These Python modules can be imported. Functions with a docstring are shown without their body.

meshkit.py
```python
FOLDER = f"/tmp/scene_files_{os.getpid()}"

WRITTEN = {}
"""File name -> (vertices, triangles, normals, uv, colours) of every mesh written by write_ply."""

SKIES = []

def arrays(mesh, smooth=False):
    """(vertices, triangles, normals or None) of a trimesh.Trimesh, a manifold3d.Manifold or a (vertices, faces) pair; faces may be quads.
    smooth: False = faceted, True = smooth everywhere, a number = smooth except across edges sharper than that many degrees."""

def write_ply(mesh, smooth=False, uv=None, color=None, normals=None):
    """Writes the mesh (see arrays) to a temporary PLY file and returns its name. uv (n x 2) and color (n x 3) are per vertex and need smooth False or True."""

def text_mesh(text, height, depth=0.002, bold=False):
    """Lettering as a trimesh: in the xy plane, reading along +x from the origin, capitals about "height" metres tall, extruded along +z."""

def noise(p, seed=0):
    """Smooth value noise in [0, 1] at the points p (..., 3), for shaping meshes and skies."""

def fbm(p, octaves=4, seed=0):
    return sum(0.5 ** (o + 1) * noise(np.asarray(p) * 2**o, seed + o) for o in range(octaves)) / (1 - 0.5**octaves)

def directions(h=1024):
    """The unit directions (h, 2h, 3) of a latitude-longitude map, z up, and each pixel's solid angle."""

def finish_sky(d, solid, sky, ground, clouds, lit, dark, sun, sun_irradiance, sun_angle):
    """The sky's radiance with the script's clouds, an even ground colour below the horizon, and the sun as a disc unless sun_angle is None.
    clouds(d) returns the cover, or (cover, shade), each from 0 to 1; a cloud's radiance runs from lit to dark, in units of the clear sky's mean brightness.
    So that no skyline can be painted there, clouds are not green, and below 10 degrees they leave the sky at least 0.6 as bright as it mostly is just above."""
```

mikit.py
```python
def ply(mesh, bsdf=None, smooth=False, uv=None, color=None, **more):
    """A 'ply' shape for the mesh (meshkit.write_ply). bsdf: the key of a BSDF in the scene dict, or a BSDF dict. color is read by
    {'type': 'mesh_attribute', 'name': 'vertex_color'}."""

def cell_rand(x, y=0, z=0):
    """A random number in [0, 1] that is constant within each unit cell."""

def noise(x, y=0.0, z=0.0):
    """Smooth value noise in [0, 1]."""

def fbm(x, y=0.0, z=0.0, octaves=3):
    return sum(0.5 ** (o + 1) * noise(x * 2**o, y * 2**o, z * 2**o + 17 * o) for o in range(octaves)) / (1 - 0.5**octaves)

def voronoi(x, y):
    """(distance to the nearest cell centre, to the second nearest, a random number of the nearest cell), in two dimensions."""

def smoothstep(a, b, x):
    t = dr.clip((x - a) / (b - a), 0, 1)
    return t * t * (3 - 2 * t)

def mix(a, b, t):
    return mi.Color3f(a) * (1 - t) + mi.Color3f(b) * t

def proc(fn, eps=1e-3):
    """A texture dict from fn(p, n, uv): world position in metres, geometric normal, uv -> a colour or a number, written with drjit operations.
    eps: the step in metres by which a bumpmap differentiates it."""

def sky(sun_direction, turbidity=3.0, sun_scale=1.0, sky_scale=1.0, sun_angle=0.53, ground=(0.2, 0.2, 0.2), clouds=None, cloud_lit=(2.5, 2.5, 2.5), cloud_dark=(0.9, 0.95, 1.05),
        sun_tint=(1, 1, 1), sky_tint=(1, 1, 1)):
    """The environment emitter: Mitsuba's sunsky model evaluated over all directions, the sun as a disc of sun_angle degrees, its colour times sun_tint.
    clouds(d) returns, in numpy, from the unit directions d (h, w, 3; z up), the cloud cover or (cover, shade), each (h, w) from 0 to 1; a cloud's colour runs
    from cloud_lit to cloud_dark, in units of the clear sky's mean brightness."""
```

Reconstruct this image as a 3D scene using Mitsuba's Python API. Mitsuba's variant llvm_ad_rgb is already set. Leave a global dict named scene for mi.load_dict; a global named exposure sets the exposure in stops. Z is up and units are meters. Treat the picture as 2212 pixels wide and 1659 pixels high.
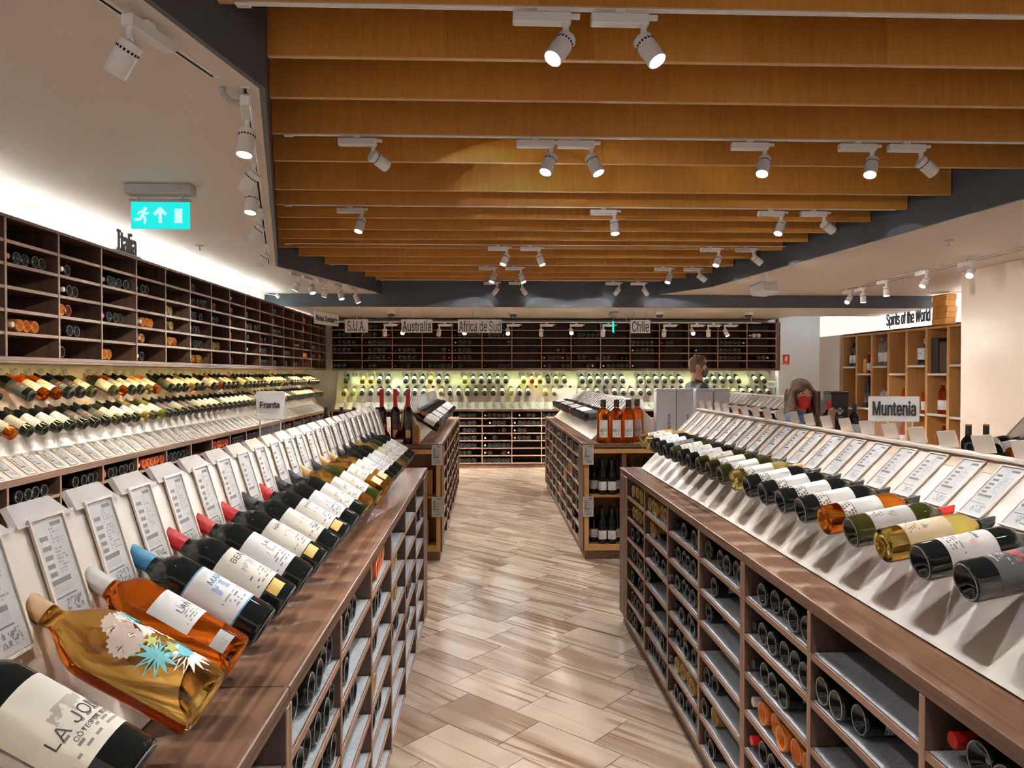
import math, random
import numpy as np
import trimesh, manifold3d, shapely
import shapely.geometry as sg
import drjit as dr
import mitsuba as mi
import mikit
from mikit import proc, noise, fbm, cell_rand, smoothstep, mix
from meshkit import text_mesh
from meshkit import fbm as nfbm

T = mi.ScalarTransform4f
scene, labels = {}, {}
rng = random.Random(11)

# ------------------------------------------------------------------ camera, light, exposure
F_PX, EYE = 1580.0, 1.6
yaw, pitch = math.atan(56 / F_PX), -math.atan(21.5 / F_PX)
fwd = [math.sin(yaw) * math.cos(pitch), math.cos(yaw) * math.cos(pitch), math.sin(pitch)]
scene['camera'] = {'type': 'perspective', 'fov': math.degrees(2 * math.atan(1106 / F_PX)), 'fov_axis': 'x', 'near_clip': 0.05, 'far_clip': 60.0,
                   'to_world': T().look_at(origin=[0, 0, EYE], target=[fwd[0], fwd[1], EYE + fwd[2]], up=[0, 0, 1])}
# even fill light added behind the camera, where the room is left open
scene['fill_light'] = {'type': 'constant', 'radiance': {'type': 'rgb', 'value': [0.72, 0.665, 0.62]}, 'sampling_weight': 14.0}
SPOT_POWER, LENS_GLOW = 11.5, 60.0
COVE_LED = [17.0, 18.5, 18.0]
UNDER_LED_LEFT, UNDER_LED_BACK = [32.0, 25.0, 8.8], [36.0, 48.0, 24.0]
exposure = 0.52


# ------------------------------------------------------------------ materials
def rgb(c): return {'type': 'rgb', 'value': list(c)}
def mat(key, d):
    scene[key] = d
    return key
def plastic(key, col, rough=0.3, ior=1.45):
    return mat(key, {'type': 'twosided', 'b': {'type': 'roughplastic', 'diffuse_reflectance': col if isinstance(col, dict) else rgb(col), 'alpha': rough, 'int_ior': ior, 'nonlinear': False}})
def matte(key, col): return mat(key, {'type': 'twosided', 'b': {'type': 'diffuse', 'reflectance': col if isinstance(col, dict) else rgb(col)}})
def princ(key, col, rough=0.3, **k):
    return mat(key, {'type': 'principled', 'base_color': col if isinstance(col, dict) else rgb(col), 'roughness': rough, **k})
def metal(key, col, rough=0.2):
    return mat(key, {'type': 'twosided', 'b': {'type': 'roughconductor', 'material': 'Al', 'alpha': rough, 'specular_reflectance': rgb(col)}})

def wood(axis, dark, light, fine=130.0, wide=14.0, punch=1.0):
    def fn(p, n, uv):
        c = [p.x, p.y, p.z]
        along = c[axis]
        a, b = [c[i] for i in range(3) if i != axis]
        g = fbm(a * wide + 3.1, b * wide, along * 0.9, 3)
        f = noise(a * fine, b * fine, along * 2.2)
        h = noise(a * 45.0 + 7.0, b * 45.0, along * 1.2)
        t = dr.clip((0.5 * g + 0.3 * h + 0.3 * f - 0.55) * punch + 0.5, 0, 1)
        return mix(dark, light, t)
    return proc(fn)
WD, WL = (0.036, 0.017, 0.010), (0.185, 0.098, 0.062)
for ax, nm in ((0, 'x'), (1, 'y'), (2, 'z')):
    plastic('walnut_' + nm, wood(ax, WD, WL, 110.0, 10.0, 1.8), 0.25)
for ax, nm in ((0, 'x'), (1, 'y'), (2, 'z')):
    plastic('walnut_shaded_' + nm, wood(ax, (0.028, 0.014, 0.009), (0.105, 0.056, 0.038)), 0.32)  # same walnut darkened: shade inside the compartments is put into the colour
    plastic('walnut_lit_edge_' + nm, wood(ax, (0.13, 0.070, 0.046), (0.38, 0.225, 0.155)), 0.3)  # same walnut lightened: light on the front edges is put into the colour
plastic('walnut_dark', wood(2, (0.022, 0.011, 0.008), (0.085, 0.047, 0.034)), 0.35)  # shade at the backs of the racks is put into this tone
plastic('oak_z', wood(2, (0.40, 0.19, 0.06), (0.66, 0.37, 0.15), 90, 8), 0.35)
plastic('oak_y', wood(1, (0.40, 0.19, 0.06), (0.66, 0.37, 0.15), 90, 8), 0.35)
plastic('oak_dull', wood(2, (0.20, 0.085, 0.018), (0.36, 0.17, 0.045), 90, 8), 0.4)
plastic('oak_pale', wood(2, (0.58, 0.36, 0.20), (0.78, 0.54, 0.34), 90, 8), 0.35)

def slat_col(p, n, uv):
    board = cell_rand(p.x / 0.62 + cell_rand(p.y * 4.0) * 9.0, p.y * 4.0)
    g = fbm(p.x * 38.0, p.y * 9.0, p.z * 2.2, 3)
    f = noise(p.x * 190.0, p.y * 30.0, p.z * 9.0)
    t = dr.clip(0.35 * board + 0.4 * g + 0.3 * f - 0.05, 0, 1)
    return mix((0.46, 0.180, 0.024), (0.80, 0.37, 0.075), t)
plastic('slat_wood', proc(slat_col), 0.28)
plastic('slat_edge', wood(0, (0.62, 0.33, 0.12), (0.80, 0.50, 0.24), 90, 8), 0.3)

A45 = math.radians(47.0)
TL, TW, TSH = 0.45, 0.29, 0.15
def travertine(p, n, uv):
    u = p.x * math.cos(A45) + p.y * math.sin(A45)
    v = p.x * math.sin(A45) - p.y * math.cos(A45)
    row = dr.floor(u / TW)
    col = dr.floor((v + row * TSH) / TL)
    r = cell_rand(row, col, 3)
    r2 = cell_rand(row, col, 9)
    band = fbm(u * 11.0 + r * 40.0 + 0.6 * noise(v * 3.0, r * 9.0), v * 0.7 + r2 * 30.0, 0.0, 4)
    vein = fbm(u * 46.0 + 1.6 * noise(v * 2.0 + r * 30.0, u * 3.0) + r * 60.0, v * 1.3 + r2 * 20.0, 3.0, 3)
    cloud = fbm(u * 3.0 + r * 15.0, v * 3.0 + r2 * 15.0, 0.0, 3)
    c = mix((0.47, 0.375, 0.30), (0.27, 0.190, 0.138), smoothstep(0.42, 0.72, band))
    c = mix(c, (0.17, 0.092, 0.052), 0.8 * smoothstep(0.60, 0.74, vein))
    c = mix(c, (0.24, 0.175, 0.13), 0.55 * smoothstep(0.55, 0.8, cloud))
    return c * (0.61 + 0.11 * r2)
mat('travertine', {'type': 'twosided', 'b': {'type': 'roughplastic', 'diffuse_reflectance': proc(travertine), 'alpha': 0.03, 'int_ior': 1.6, 'nonlinear': False}})
matte('grout', (0.17, 0.12, 0.09))

plastic('paint_cream', (0.80, 0.715, 0.65), 0.35, 1.3)
matte('paint_white', (0.84, 0.85, 0.86))
plastic('panel_cool', (0.80, 0.88, 0.93), 0.12)
plastic('gloss_cream', (0.66, 0.545, 0.46), 0.06)
plastic('paint_dark', (0.045, 0.057, 0.072), 0.3)
plastic('acrylic_cream', (0.585, 0.505, 0.435), 0.09)
plastic('lamp_white', (0.86, 0.86, 0.86), 0.25)
matte('lamp_slot', (0.02, 0.02, 0.02))
plastic('grey_plastic', (0.42, 0.42, 0.43), 0.3)
plastic('black_plastic', (0.015, 0.015, 0.017), 0.25)
plastic('ink', (0.02, 0.02, 0.022), 0.4)
plastic('paper', (0.82, 0.80, 0.76), 0.4)
plastic('box_grey', (0.62, 0.62, 0.64), 0.3)
plastic('box_black', (0.022, 0.019, 0.018), 0.3)
plastic('foil_gold', (0.72, 0.40, 0.10), 0.15)
plastic('red_gloss', (0.75, 0.03, 0.02), 0.2)
plastic('signal_red', (0.70, 0.02, 0.02), 0.3)
plastic('sign_face', (0.86, 0.87, 0.87), 0.2)
mat('clear_acrylic', {'type': 'thindielectric', 'int_ior': 1.3})
def liner_col(p, n, uv):
    k = noise(p.x * 260.0, p.y * 260.0, 2.0)
    w = 0.5 + 0.5 * dr.sin(p.y * 900.0) * dr.sin(p.x * 900.0)
    return mix((0.17, 0.19, 0.22), (0.46, 0.49, 0.53), dr.clip(0.45 * k + 0.5 * w, 0, 1))
matte('liner_mesh', proc(liner_col))

# glass (wine bottles) and what is in it
def glass(key, col): return mat(key, {'type': 'twosided', 'b': {'type': 'plastic', 'diffuse_reflectance': rgb(col), 'int_ior': 1.40, 'nonlinear': False}})
glass('glass_dark', (0.004, 0.005, 0.005))
glass('glass_green', (0.016, 0.017, 0.004))
glass('glass_maroon', (0.06, 0.005, 0.008))
glass('glass_gold', (0.22, 0.135, 0.035))
glass('glass_orange', (0.46, 0.105, 0.014))
glass('glass_rose', (0.42, 0.060, 0.022))
for k, c in (('heel_glint_grey', (.20, .215, .22)), ('heel_glint_warm', (.62, .40, .20))): glass(k, c)  # pale tones for the painted glint on bottle bases
for k, c in (('wine_amber', (0.96, 0.60, 0.15)), ('wine_orange', (0.95, 0.22, 0.02)), ('wine_gold', (0.95, 0.78, 0.30)), ('wine_pink', (0.95, 0.30, 0.10)), ('wine_lime', (0.72, 0.85, 0.18))):
    princ(k, c, 0.03, spec_trans=1.0, eta=1.36)
princ('clear_bottle', (0.9, 0.92, 0.92), 0.03, spec_trans=0.85, eta=1.3)
for k, c in (('cap_black', (0.012, 0.012, 0.013)), ('cap_red', (0.55, 0.02, 0.02)), ('cap_white', (0.72, 0.72, 0.70)), ('cap_tan', (0.62, 0.36, 0.15)), ('cap_blue', (0.03, 0.20, 0.42)), ('cap_maroon', (0.25, 0.03, 0.04)), ('cap_gold', (0.55, 0.38, 0.12))):
    plastic(k, c, 0.2)

# printed paper: labels and price cards
def bars(u, v, rects):
    m = mi.Float(0)
    for a, b, c, d in rects:
        m = dr.maximum(m, dr.select((u > a) & (u < b) & (v > c) & (v < d), 1.0, 0.0))
    return m
def card_fn(p, n, uv):
    u, v = uv.x, uv.y
    m = bars(u, v, [(.54, .90, .915, .955), (.10, .36, .795, .84), (.10, .38, .695, .74), (.10, .35, .605, .65), (.10, .33, .52, .565), (.10, .33, .44, .485), (.08, .70, .36, .41), (.06, .74, .225, .24)])
    k = cell_rand(p.y * 7.0 + p.x * 3.0, p.z * 2.0)
    words = dr.select((u > .46) & (u < .50 + .40 * cell_rand(dr.floor(v * 30.0), k * 99.0)) & (v > .45) & (v < .90) & (cell_rand(u * 40.0, v * 30.0, 5) > .35) & (v * 30.0 - dr.floor(v * 30.0) > .4), .55, 0.0)
    price = dr.select((u > .30) & (u < .85) & (v > .06) & (v < .20) & (cell_rand(u * 26.0, v * 44.0, k * 50.0) > .6), .75, 0.0)
    fine = dr.select((u > .08) & (u < .70) & (v > .27) & (v < .35) & (v * 60.0 - dr.floor(v * 60.0) > .5), .35, 0.0)
    t = dr.maximum(dr.maximum(m * 0.9, words), dr.maximum(price, fine))
    return mix((0.40, 0.405, 0.405), (0.02, 0.02, 0.023), t)
plastic('card_print', proc(card_fn), 0.3)
def label_fn(bg, ink, art, seed, top=0.0):
    def fn(p, n, uv):
        u, v = uv.x, uv.y
        lines = dr.select((cell_rand(u * 34.0, v * 15.0, seed) > .45) & (v * 15.0 - dr.floor(v * 15.0) > .55) & (dr.abs(u - .5) < .10 + .22 * cell_rand(dr.floor(v * 15.0), seed)) & (v > .08) & (v < .36), .8, 0.0)
        pic = smoothstep(.52, .62, fbm(u * 16.0 + seed, v * 9.0, seed * 3.0, 3)) * dr.select((dr.abs(u - .5) < .17) & (dr.abs(v - .52) < .10), 1.0, 0.0)
        edge = dr.select((v < .03) | (v > .97), 1.0, 0.0) * top
        c = mix(bg, art, pic * 0.75)
        c = mix(c, ink, lines)
        return mix(c, art, edge)
    return proc(fn)
plastic('label_cream', label_fn((.74, .68, .56), (.05, .05, .05), (.30, .24, .18), 1), .35)
plastic('label_white', label_fn((.80, .80, .79), (.06, .06, .07), (.25, .28, .33), 2), .35)
plastic('label_crest', label_fn((.76, .70, .58), (.08, .06, .05), (.62, .22, .15), 3), .35)
plastic('label_blue', label_fn((.76, .78, .80), (.07, .10, .16), (.05, .22, .48), 4, 1.0), .35)
plastic('label_grey', label_fn((.42, .40, .38), (.05, .05, .05), (.22, .20, .20), 5), .35)
plastic('label_dark', label_fn((.045, .045, .05), (.5, .5, .5), (.35, .05, .04), 6), .3)
plastic('label_kraft', label_fn((.68, .47, .24), (.12, .08, .05), (.20, .18, .20), 7), .35)
plastic('label_pink', label_fn((.78, .74, .70), (.06, .05, .05), (.66, .30, .28), 8), .35)
plastic('label_red', label_fn((.05, .045, .045), (.5, .5, .5), (.75, .05, .03), 9), .3)
def hex_fn(p, n, uv):
    x, y = uv.x * 16.0, uv.y * 12.0
    r = dr.floor(y)
    q = x + 0.5 * (r - 2.0 * dr.floor(r / 2.0))
    d = dr.maximum(dr.abs(q - dr.floor(q) - .5), dr.abs(y - r - .5))
    t = dr.select((d < .36) & (uv.y < .30) & (cell_rand(q, r, 2) > .12), 1.0, 0.0)
    return mix((.80, .79, .74), (.16, .12, .08), t)
plastic('label_hex', proc(hex_fn), .35)
def flower_fn(p, n, uv):
    # printed flowers: petals by angle about a few centres, on (metres) label coordinates uv
    c = mi.Color3f(.78, .44, .10)
    for cx, cy, R, k, a, b in ((.30, .72, .20, 26, (.86, .84, .78), (.80, .72, .62)), (.55, .80, .15, 22, (.10, .33, .40), (.35, .66, .72)), (.16, .58, .15, 20, (.66, .54, .44), (.75, .64, .54)), (.42, .40, .14, 12, (.25, .60, .66), (.12, .42, .50)), (.62, .27, .21, 24, (.90, .88, .80), (.10, .48, .62)), (.80, .40, .10, 9, (.08, .30, .40), (.45, .58, .12))):
        x, y = (uv.x - cx) * 1.0, (uv.y - cy) * 1.35
        r, th = dr.sqrt(x * x + y * y), dr.atan2(y, x)
        edge = R * (0.74 + 0.26 * dr.abs(dr.cos(th * k * 0.5)))
        c = dr.select(r < edge, mix(mix(a, b, 0.6 * noise(th * 9.0, r * 30.0)), b, dr.select(r < 0.3 * R, 1.0, 0.0)), c)
    return c
plastic('flower_print', proc(flower_fn), .12)


# ------------------------------------------------------------------ helpers
count = {}
def number(name):
    k = count.get(name, -1) + 1
    count[name] = k
    return name if k == 0 else f'{name}_{k:03d}'
def tag(key, label=None, category=None, group=None, kind=None):
    d = labels.setdefault(key, {})
    for a, b in (('label', label), ('category', category), ('group', group), ('kind', kind)):
        if b: d[a] = b
    return key
def thing(name, label, category, group=None): return tag(number(name), label, category, group)
def put(parent, name, mesh, m, smooth=False, to=None, label=None, uv=None, **more):
    key = number(f'{parent}__{name}' if parent else name)
    if isinstance(mesh, dict):
        d = dict(mesh)
        d['bsdf'] = {'type': 'ref', 'id': m}
    else:
        d = mikit.ply(mesh, m, smooth, uv=uv)
    if to is not None: d['to_world'] = T(np.asarray(to, float).tolist())
    d.update(more)
    scene[key] = d
    if label: labels.setdefault(key, {})['label'] = label
    return key
def structure(name, mesh, m, **k):
    key = put(None, name, mesh, m, **k)
    return tag(key, kind='structure')

BOXF = np.array([[0, 2, 1], [1, 2, 3], [4, 5, 6], [5, 7, 6], [0, 1, 4], [1, 5, 4], [2, 6, 3], [3, 6, 7], [0, 4, 2], [2, 4, 6], [1, 3, 5], [3, 7, 5]])
def box(x0, x1, y0, y1, z0, z1):
    v = np.array([[x, y, z] for z in (z0, z1) for y in (y0, y1) for x in (x0, x1)], float)
    return v, BOXF
def cbox(x0, x1, y0, y1, z0, z1, c=0.003):
    pts = []
    for x, sx in ((x0, 1), (x1, -1)):
        for y, sy in ((y0, 1), (y1, -1)):
            for z, sz in ((z0, 1), (z1, -1)):
                pts += [[x, y + sy * c, z + sz * c], [x + sx * c, y, z + sz * c], [x + sx * c, y + sy * c, z]]
    return hull(pts)
def hull(pts):
    m = manifold3d.Manifold.hull_points(np.asarray(pts, float)).to_mesh()
    return np.array(m.vert_properties[:, :3], float), np.array(m.tri_verts)
def join(*ms):
    vs, fs, n = [], [], 0
    for v, f in ms:
        f = np.asarray(f)
        if f.shape[1] == 4: f = np.vstack([f[:, [0, 1, 2]], f[:, [0, 2, 3]]])
        vs.append(np.asarray(v)); fs.append(f + n); n += len(v)
    return np.vstack(vs), np.vstack(fs)
def tri(m): return np.array(m.vertices), np.array(m.faces)
def xf(mesh, M):
    M = np.asarray(M, float)
    return np.asarray(mesh[0]) @ M[:3, :3].T + M[:3, 3], mesh[1]
def shift(x=0, y=0, z=0):
    M = np.eye(4); M[:3, 3] = x, y, z
    return M
def basis(o, x, y, z):
    M = np.eye(4)
    for i, a in enumerate((x, y, z)): M[:3, i] = a
    M[:3, 3] = o
    return M
def unit(a):
    a = np.asarray(a, float)
    return a / np.linalg.norm(a)
def rot(axis, deg):
    M = np.eye(4)
    M[:3, :3] = trimesh.transformations.rotation_matrix(math.radians(deg), axis)[:3, :3]
    return M
def aim(o, d, up=(0, 0, 1)):
    """local +z along d, local +x as near to up as it goes"""
    z = unit(d)
    x = np.asarray(up, float) - np.dot(up, z) * z
    if np.linalg.norm(x) < 1e-6: x = np.array([1, 0, 0]) - z[0] * z
    x = unit(x)
    return basis(o, x, np.cross(z, x), z)
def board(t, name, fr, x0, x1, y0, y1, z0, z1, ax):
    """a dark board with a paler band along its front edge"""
    k = put(t, name, fr.mesh(box(x0, x1, y0 + .004, y1, z0, z1)), 'walnut_shaded_' + ax)
    put(k, 'lit_edge_band', fr.mesh(cbox(x0, x1, y0, y0 + .004, z0, z1, .0012)), 'walnut_lit_edge_' + ax)  # paler strip painted as the light on the front edge
class Frame:
    """a place for furniture: local x runs to the viewer's right, local y goes into the furniture, z up"""
    def __init__(s, ox, oy, deg): s.m = shift(ox, oy) @ rot([0, 0, 1], deg)
    def mesh(s, m): return xf(m, s.m)
    def at(s, M): return s.m @ M
def lathe(prof, n=24):
    prof = np.asarray(prof, float)
    a = np.arange(n) * 2 * math.pi / n
    v, f, ring = [], [], []
    for r, z in prof:
        if r < 1e-9:
            ring.append((len(v), 1)); v.append([0, 0, z])
        else:
            ring.append((len(v), n)); v += [[r * math.cos(t), r * math.sin(t), z] for t in a]
    for (i, a_), (j, b_) in zip(ring, ring[1:]):
        for k in range(n):
            l = (k + 1) % n
            if a_ == 1 and b_ == 1: continue
            if a_ == 1: f.append([i, j + l, j + k])
            elif b_ == 1: f.append([i + k, i + l, j])
            else: f += [[i + k, i + l, j + l], [i + k, j + l, j + k]]
    return np.array(v), np.array(f)
def tube(path, r, n=8):
    path = np.asarray(path, float)
    v, f = [], []
    for i, p in enumerate(path):
        d = unit(path[min(i + 1, len(path) - 1)] - path[max(i - 1, 0)])
        M = aim(p, d, (0, 0, 1) if abs(d[2]) < .9 else (1, 0, 0))
        for k in range(n):
            t = 2 * math.pi * k / n
            v.append(p + r * (math.cos(t) * M[:3, 0] + math.sin(t) * M[:3, 1]))
    for i in range(len(path) - 1):
        for k in range(n):
            l = (k + 1) % n
            f += [[i * n + k, i * n + l, i * n + n + l], [i * n + k, i * n + n + l, i * n + n + k]]
    v += [path[0], path[-1]]
    e = (len(path) - 1) * n
    for k in range(n):
        l = (k + 1) % n
        f += [[len(v) - 2, l, k], [len(v) - 1, e + k, e + l]]
    return np.array(v), np.array(f)
def prism(poly, z0, z1):
    m = trimesh.creation.extrude_polygon(poly if not isinstance(poly, (list, np.ndarray)) else sg.Polygon(poly), z1 - z0, engine='earcut')
    m.apply_translation([0, 0, z0])
    return tri(m)
def lettering(text, height, depth=.003, width=None, bold=False):
    """centred lettering: x right, y up, z out"""
    v, f = tri(text_mesh(text, height, depth, bold))
    v = v - [(v[:, 0].min() + v[:, 0].max()) / 2, height / 2, 0]
    if width: v[:, 0] *= width / (v[:, 0].max() - v[:, 0].min())
    return v, f
ORD = ['first', 'second', 'third', 'fourth', 'fifth', 'sixth', 'seventh', 'eighth', 'ninth', 'tenth', 'eleventh', 'twelfth', 'thirteenth', 'fourteenth', 'fifteenth', 'sixteenth', 'seventeenth', 'eighteenth', 'nineteenth', 'twentieth']
TENS = {20: 'twenty', 30: 'thirty', 40: 'forty', 50: 'fifty', 60: 'sixty', 70: 'seventy'}
def nth(i):
    i += 1
    if i <= 20: return ORD[i - 1]
    t = i // 10 * 10
    return TENS[t][:-1] + 'ieth' if i == t else TENS[t] + '-' + ORD[i - t - 1]

# ------------------------------------------------------------------ the room
XL, XR, XS, YB, YREAR = -3.1, 5.25, 6.45, 12.85, -3.0
ZS, ZLOW, ZSLAT, ZTOP, YBEAM = 2.73, 2.55, 2.90, 3.26, 10.378
structure('floor', box(XL - .15, XS + .6, YREAR, 14.2, -.12, -.004), 'grout')
ul, ur = np.array([math.cos(A45), math.sin(A45)]), np.array([math.sin(A45), -math.cos(A45)])
rest = []
tile_shapes = {}
for row in range(-30, 60):
    for col in range(-60, 40):
        u0, v0 = row * TW, col * TL - row * TSH
        c = (u0 + TW / 2) * ul + (v0 + TL / 2) * ur
        if not (XL + .2 < c[0] < XS - .2 and YREAR + .2 < c[1] < 13.9): continue
        g = .0016
        q = [(u0 + a) * ul + (v0 + b) * ur for a, b in ((g, g), (TW - g, g), (TW - g, TL - g), (g, TL - g))]
        v = np.array([[*p, z] for z in (-.006, 0) for p in q])
        f = [[4, 6, 5], [4, 7, 6]] + [[i, 4 + i, (i + 1) % 4] for i in range(4)] + [[(i + 1) % 4, 4 + i, 4 + (i + 1) % 4] for i in range(4)]
        if -.62 < c[0] < 1.12 and 2.3 < c[1] < 12.55:
            put('floor', 'tile', (v, np.array(f)), 'travertine')
        else: rest.append((v, np.array(f)))
k = put('floor', 'tiling', join(*rest), 'travertine')
tag(k, kind='stuff')
structure('wall_left', box(XL - .15, XL, YREAR, YB, 0, 3.3), 'paint_white')
structure('wall_back', box(XL, 5.02, YB, YB + .15, 0, 3.3), 'paint_white')
structure('wall_panel', cbox(5.02, 5.74, 12.40, 12.55, 0, 2.73, .004), 'panel_cool')
structure('wall_niche', box(5.02, XS + .15, 14.0, 14.15, 0, 3.3), 'paint_white')
structure('wall_spirits', box(XS + .42, XS + .55, 7.9, 14.0, 0, 3.3), 'gloss_cream')
structure('wall_pier', cbox(XS - .02, XS + .45, 13.10, 14.0, 0, 2.31, .003), 'gloss_cream')
structure('wall_right', cbox(XR, XR + .2, YREAR, 7.92, 0, 2.73, .004), 'gloss_cream')
structure('wall_return', box(XR + .2, XS + .5, 7.72, 7.92, 0, 2.73), 'gloss_cream')
# dropped soffits round the slatted recess, dark fascias, the lower ceiling at the back
EDGE_L = [(-2.08, YREAR), (-.876, 2.942), (-2.181, 7.761), (-1.468, YBEAM)]
EDGE_R = [(4.32, YREAR), (2.914, 9.416), (2.424, YBEAM)]
structure('soffit_left', prism([(XL, YREAR)] + EDGE_L + [(XL, YBEAM)], ZS, ZS + .06), 'paint_cream')
structure('soffit_right', prism(EDGE_R + [(XS + .45, YBEAM), (XS + .45, 7.9), (XR + .2, 7.9), (XR + .2, YREAR)], ZS, ZS + .06), 'paint_cream')
def fascia(path, name, side):
    v, f = [], []
    for (a, b), (c, d) in zip(path, path[1:]):
        n = side * unit([d - b, a - c]) * .02
        v0 = len(v)
        for z in (ZS - .001, ZTOP):
            v += [[a - .15 * n[0], b - .15 * n[1], z], [c - .15 * n[0], d - .15 * n[1], z], [c + n[0], d + n[1], z], [a + n[0], b + n[1], z]]
        f += [[v0 + i for i in q] for q in ([0, 1, 5, 4], [1, 2, 6, 5], [2, 3, 7, 6], [3, 0, 4, 7], [0, 3, 2, 1], [4, 5, 6, 7])]
    structure(name, (np.array(v), np.array(f)), 'paint_dark')
fascia(EDGE_L, 'fascia_left', -1)
fascia(EDGE_R, 'fascia_right', 1)
structure('beam_back', box(XL, XS, YBEAM, YBEAM + .03, ZLOW, ZTOP), 'paint_dark')
structure('ceiling_low', join(box(XL, 5.0, YBEAM + .03, YB, ZLOW, ZLOW + .05), box(5.0, XS + .45, YBEAM + .03, 11.85, ZLOW, ZLOW + .05)), 'paint_cream')
structure('ceiling_niche', box(4.9, XS + .5, 11.6, 14.1, 2.73, 2.78), 'paint_white')
structure('ceiling', box(XL, XS + .5, YREAR, YB, ZTOP, ZTOP + .06), 'paint_dark')
# long timber slats hanging in the recess
def edge_x(path, y):
    for (a, b), (c, d) in zip(path, path[1:]):
        if b <= y <= d: return a + (c - a) * (y - b) / (d - b)
SLAT_Y = [-2.4, -1.9, -1.4, -.9, -.4, .1, .6, 1.1, 1.6, 2.1, 2.60, 3.04, 3.49, 4.01, 4.52, 5.22, 5.68, 6.14, 6.64, 7.10, 7.59, 8.15, 8.73, 9.33, 9.81, 10.15]
for y in SLAT_Y:
    x0, x1 = edge_x(EDGE_L, y) + .01, min(edge_x(EDGE_R, y) - .01, 3.42 if y < 4.6 else 9)
    t = .022
    k = put('ceiling', 'slat', box(x0, x1, y, y + t, ZSLAT + .004, 3.18), 'slat_wood')
    put(k, 'edge_strip', box(x0, x1, y - .001, y + t + .001, ZSLAT, ZSLAT + .004), 'slat_edge')

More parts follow.
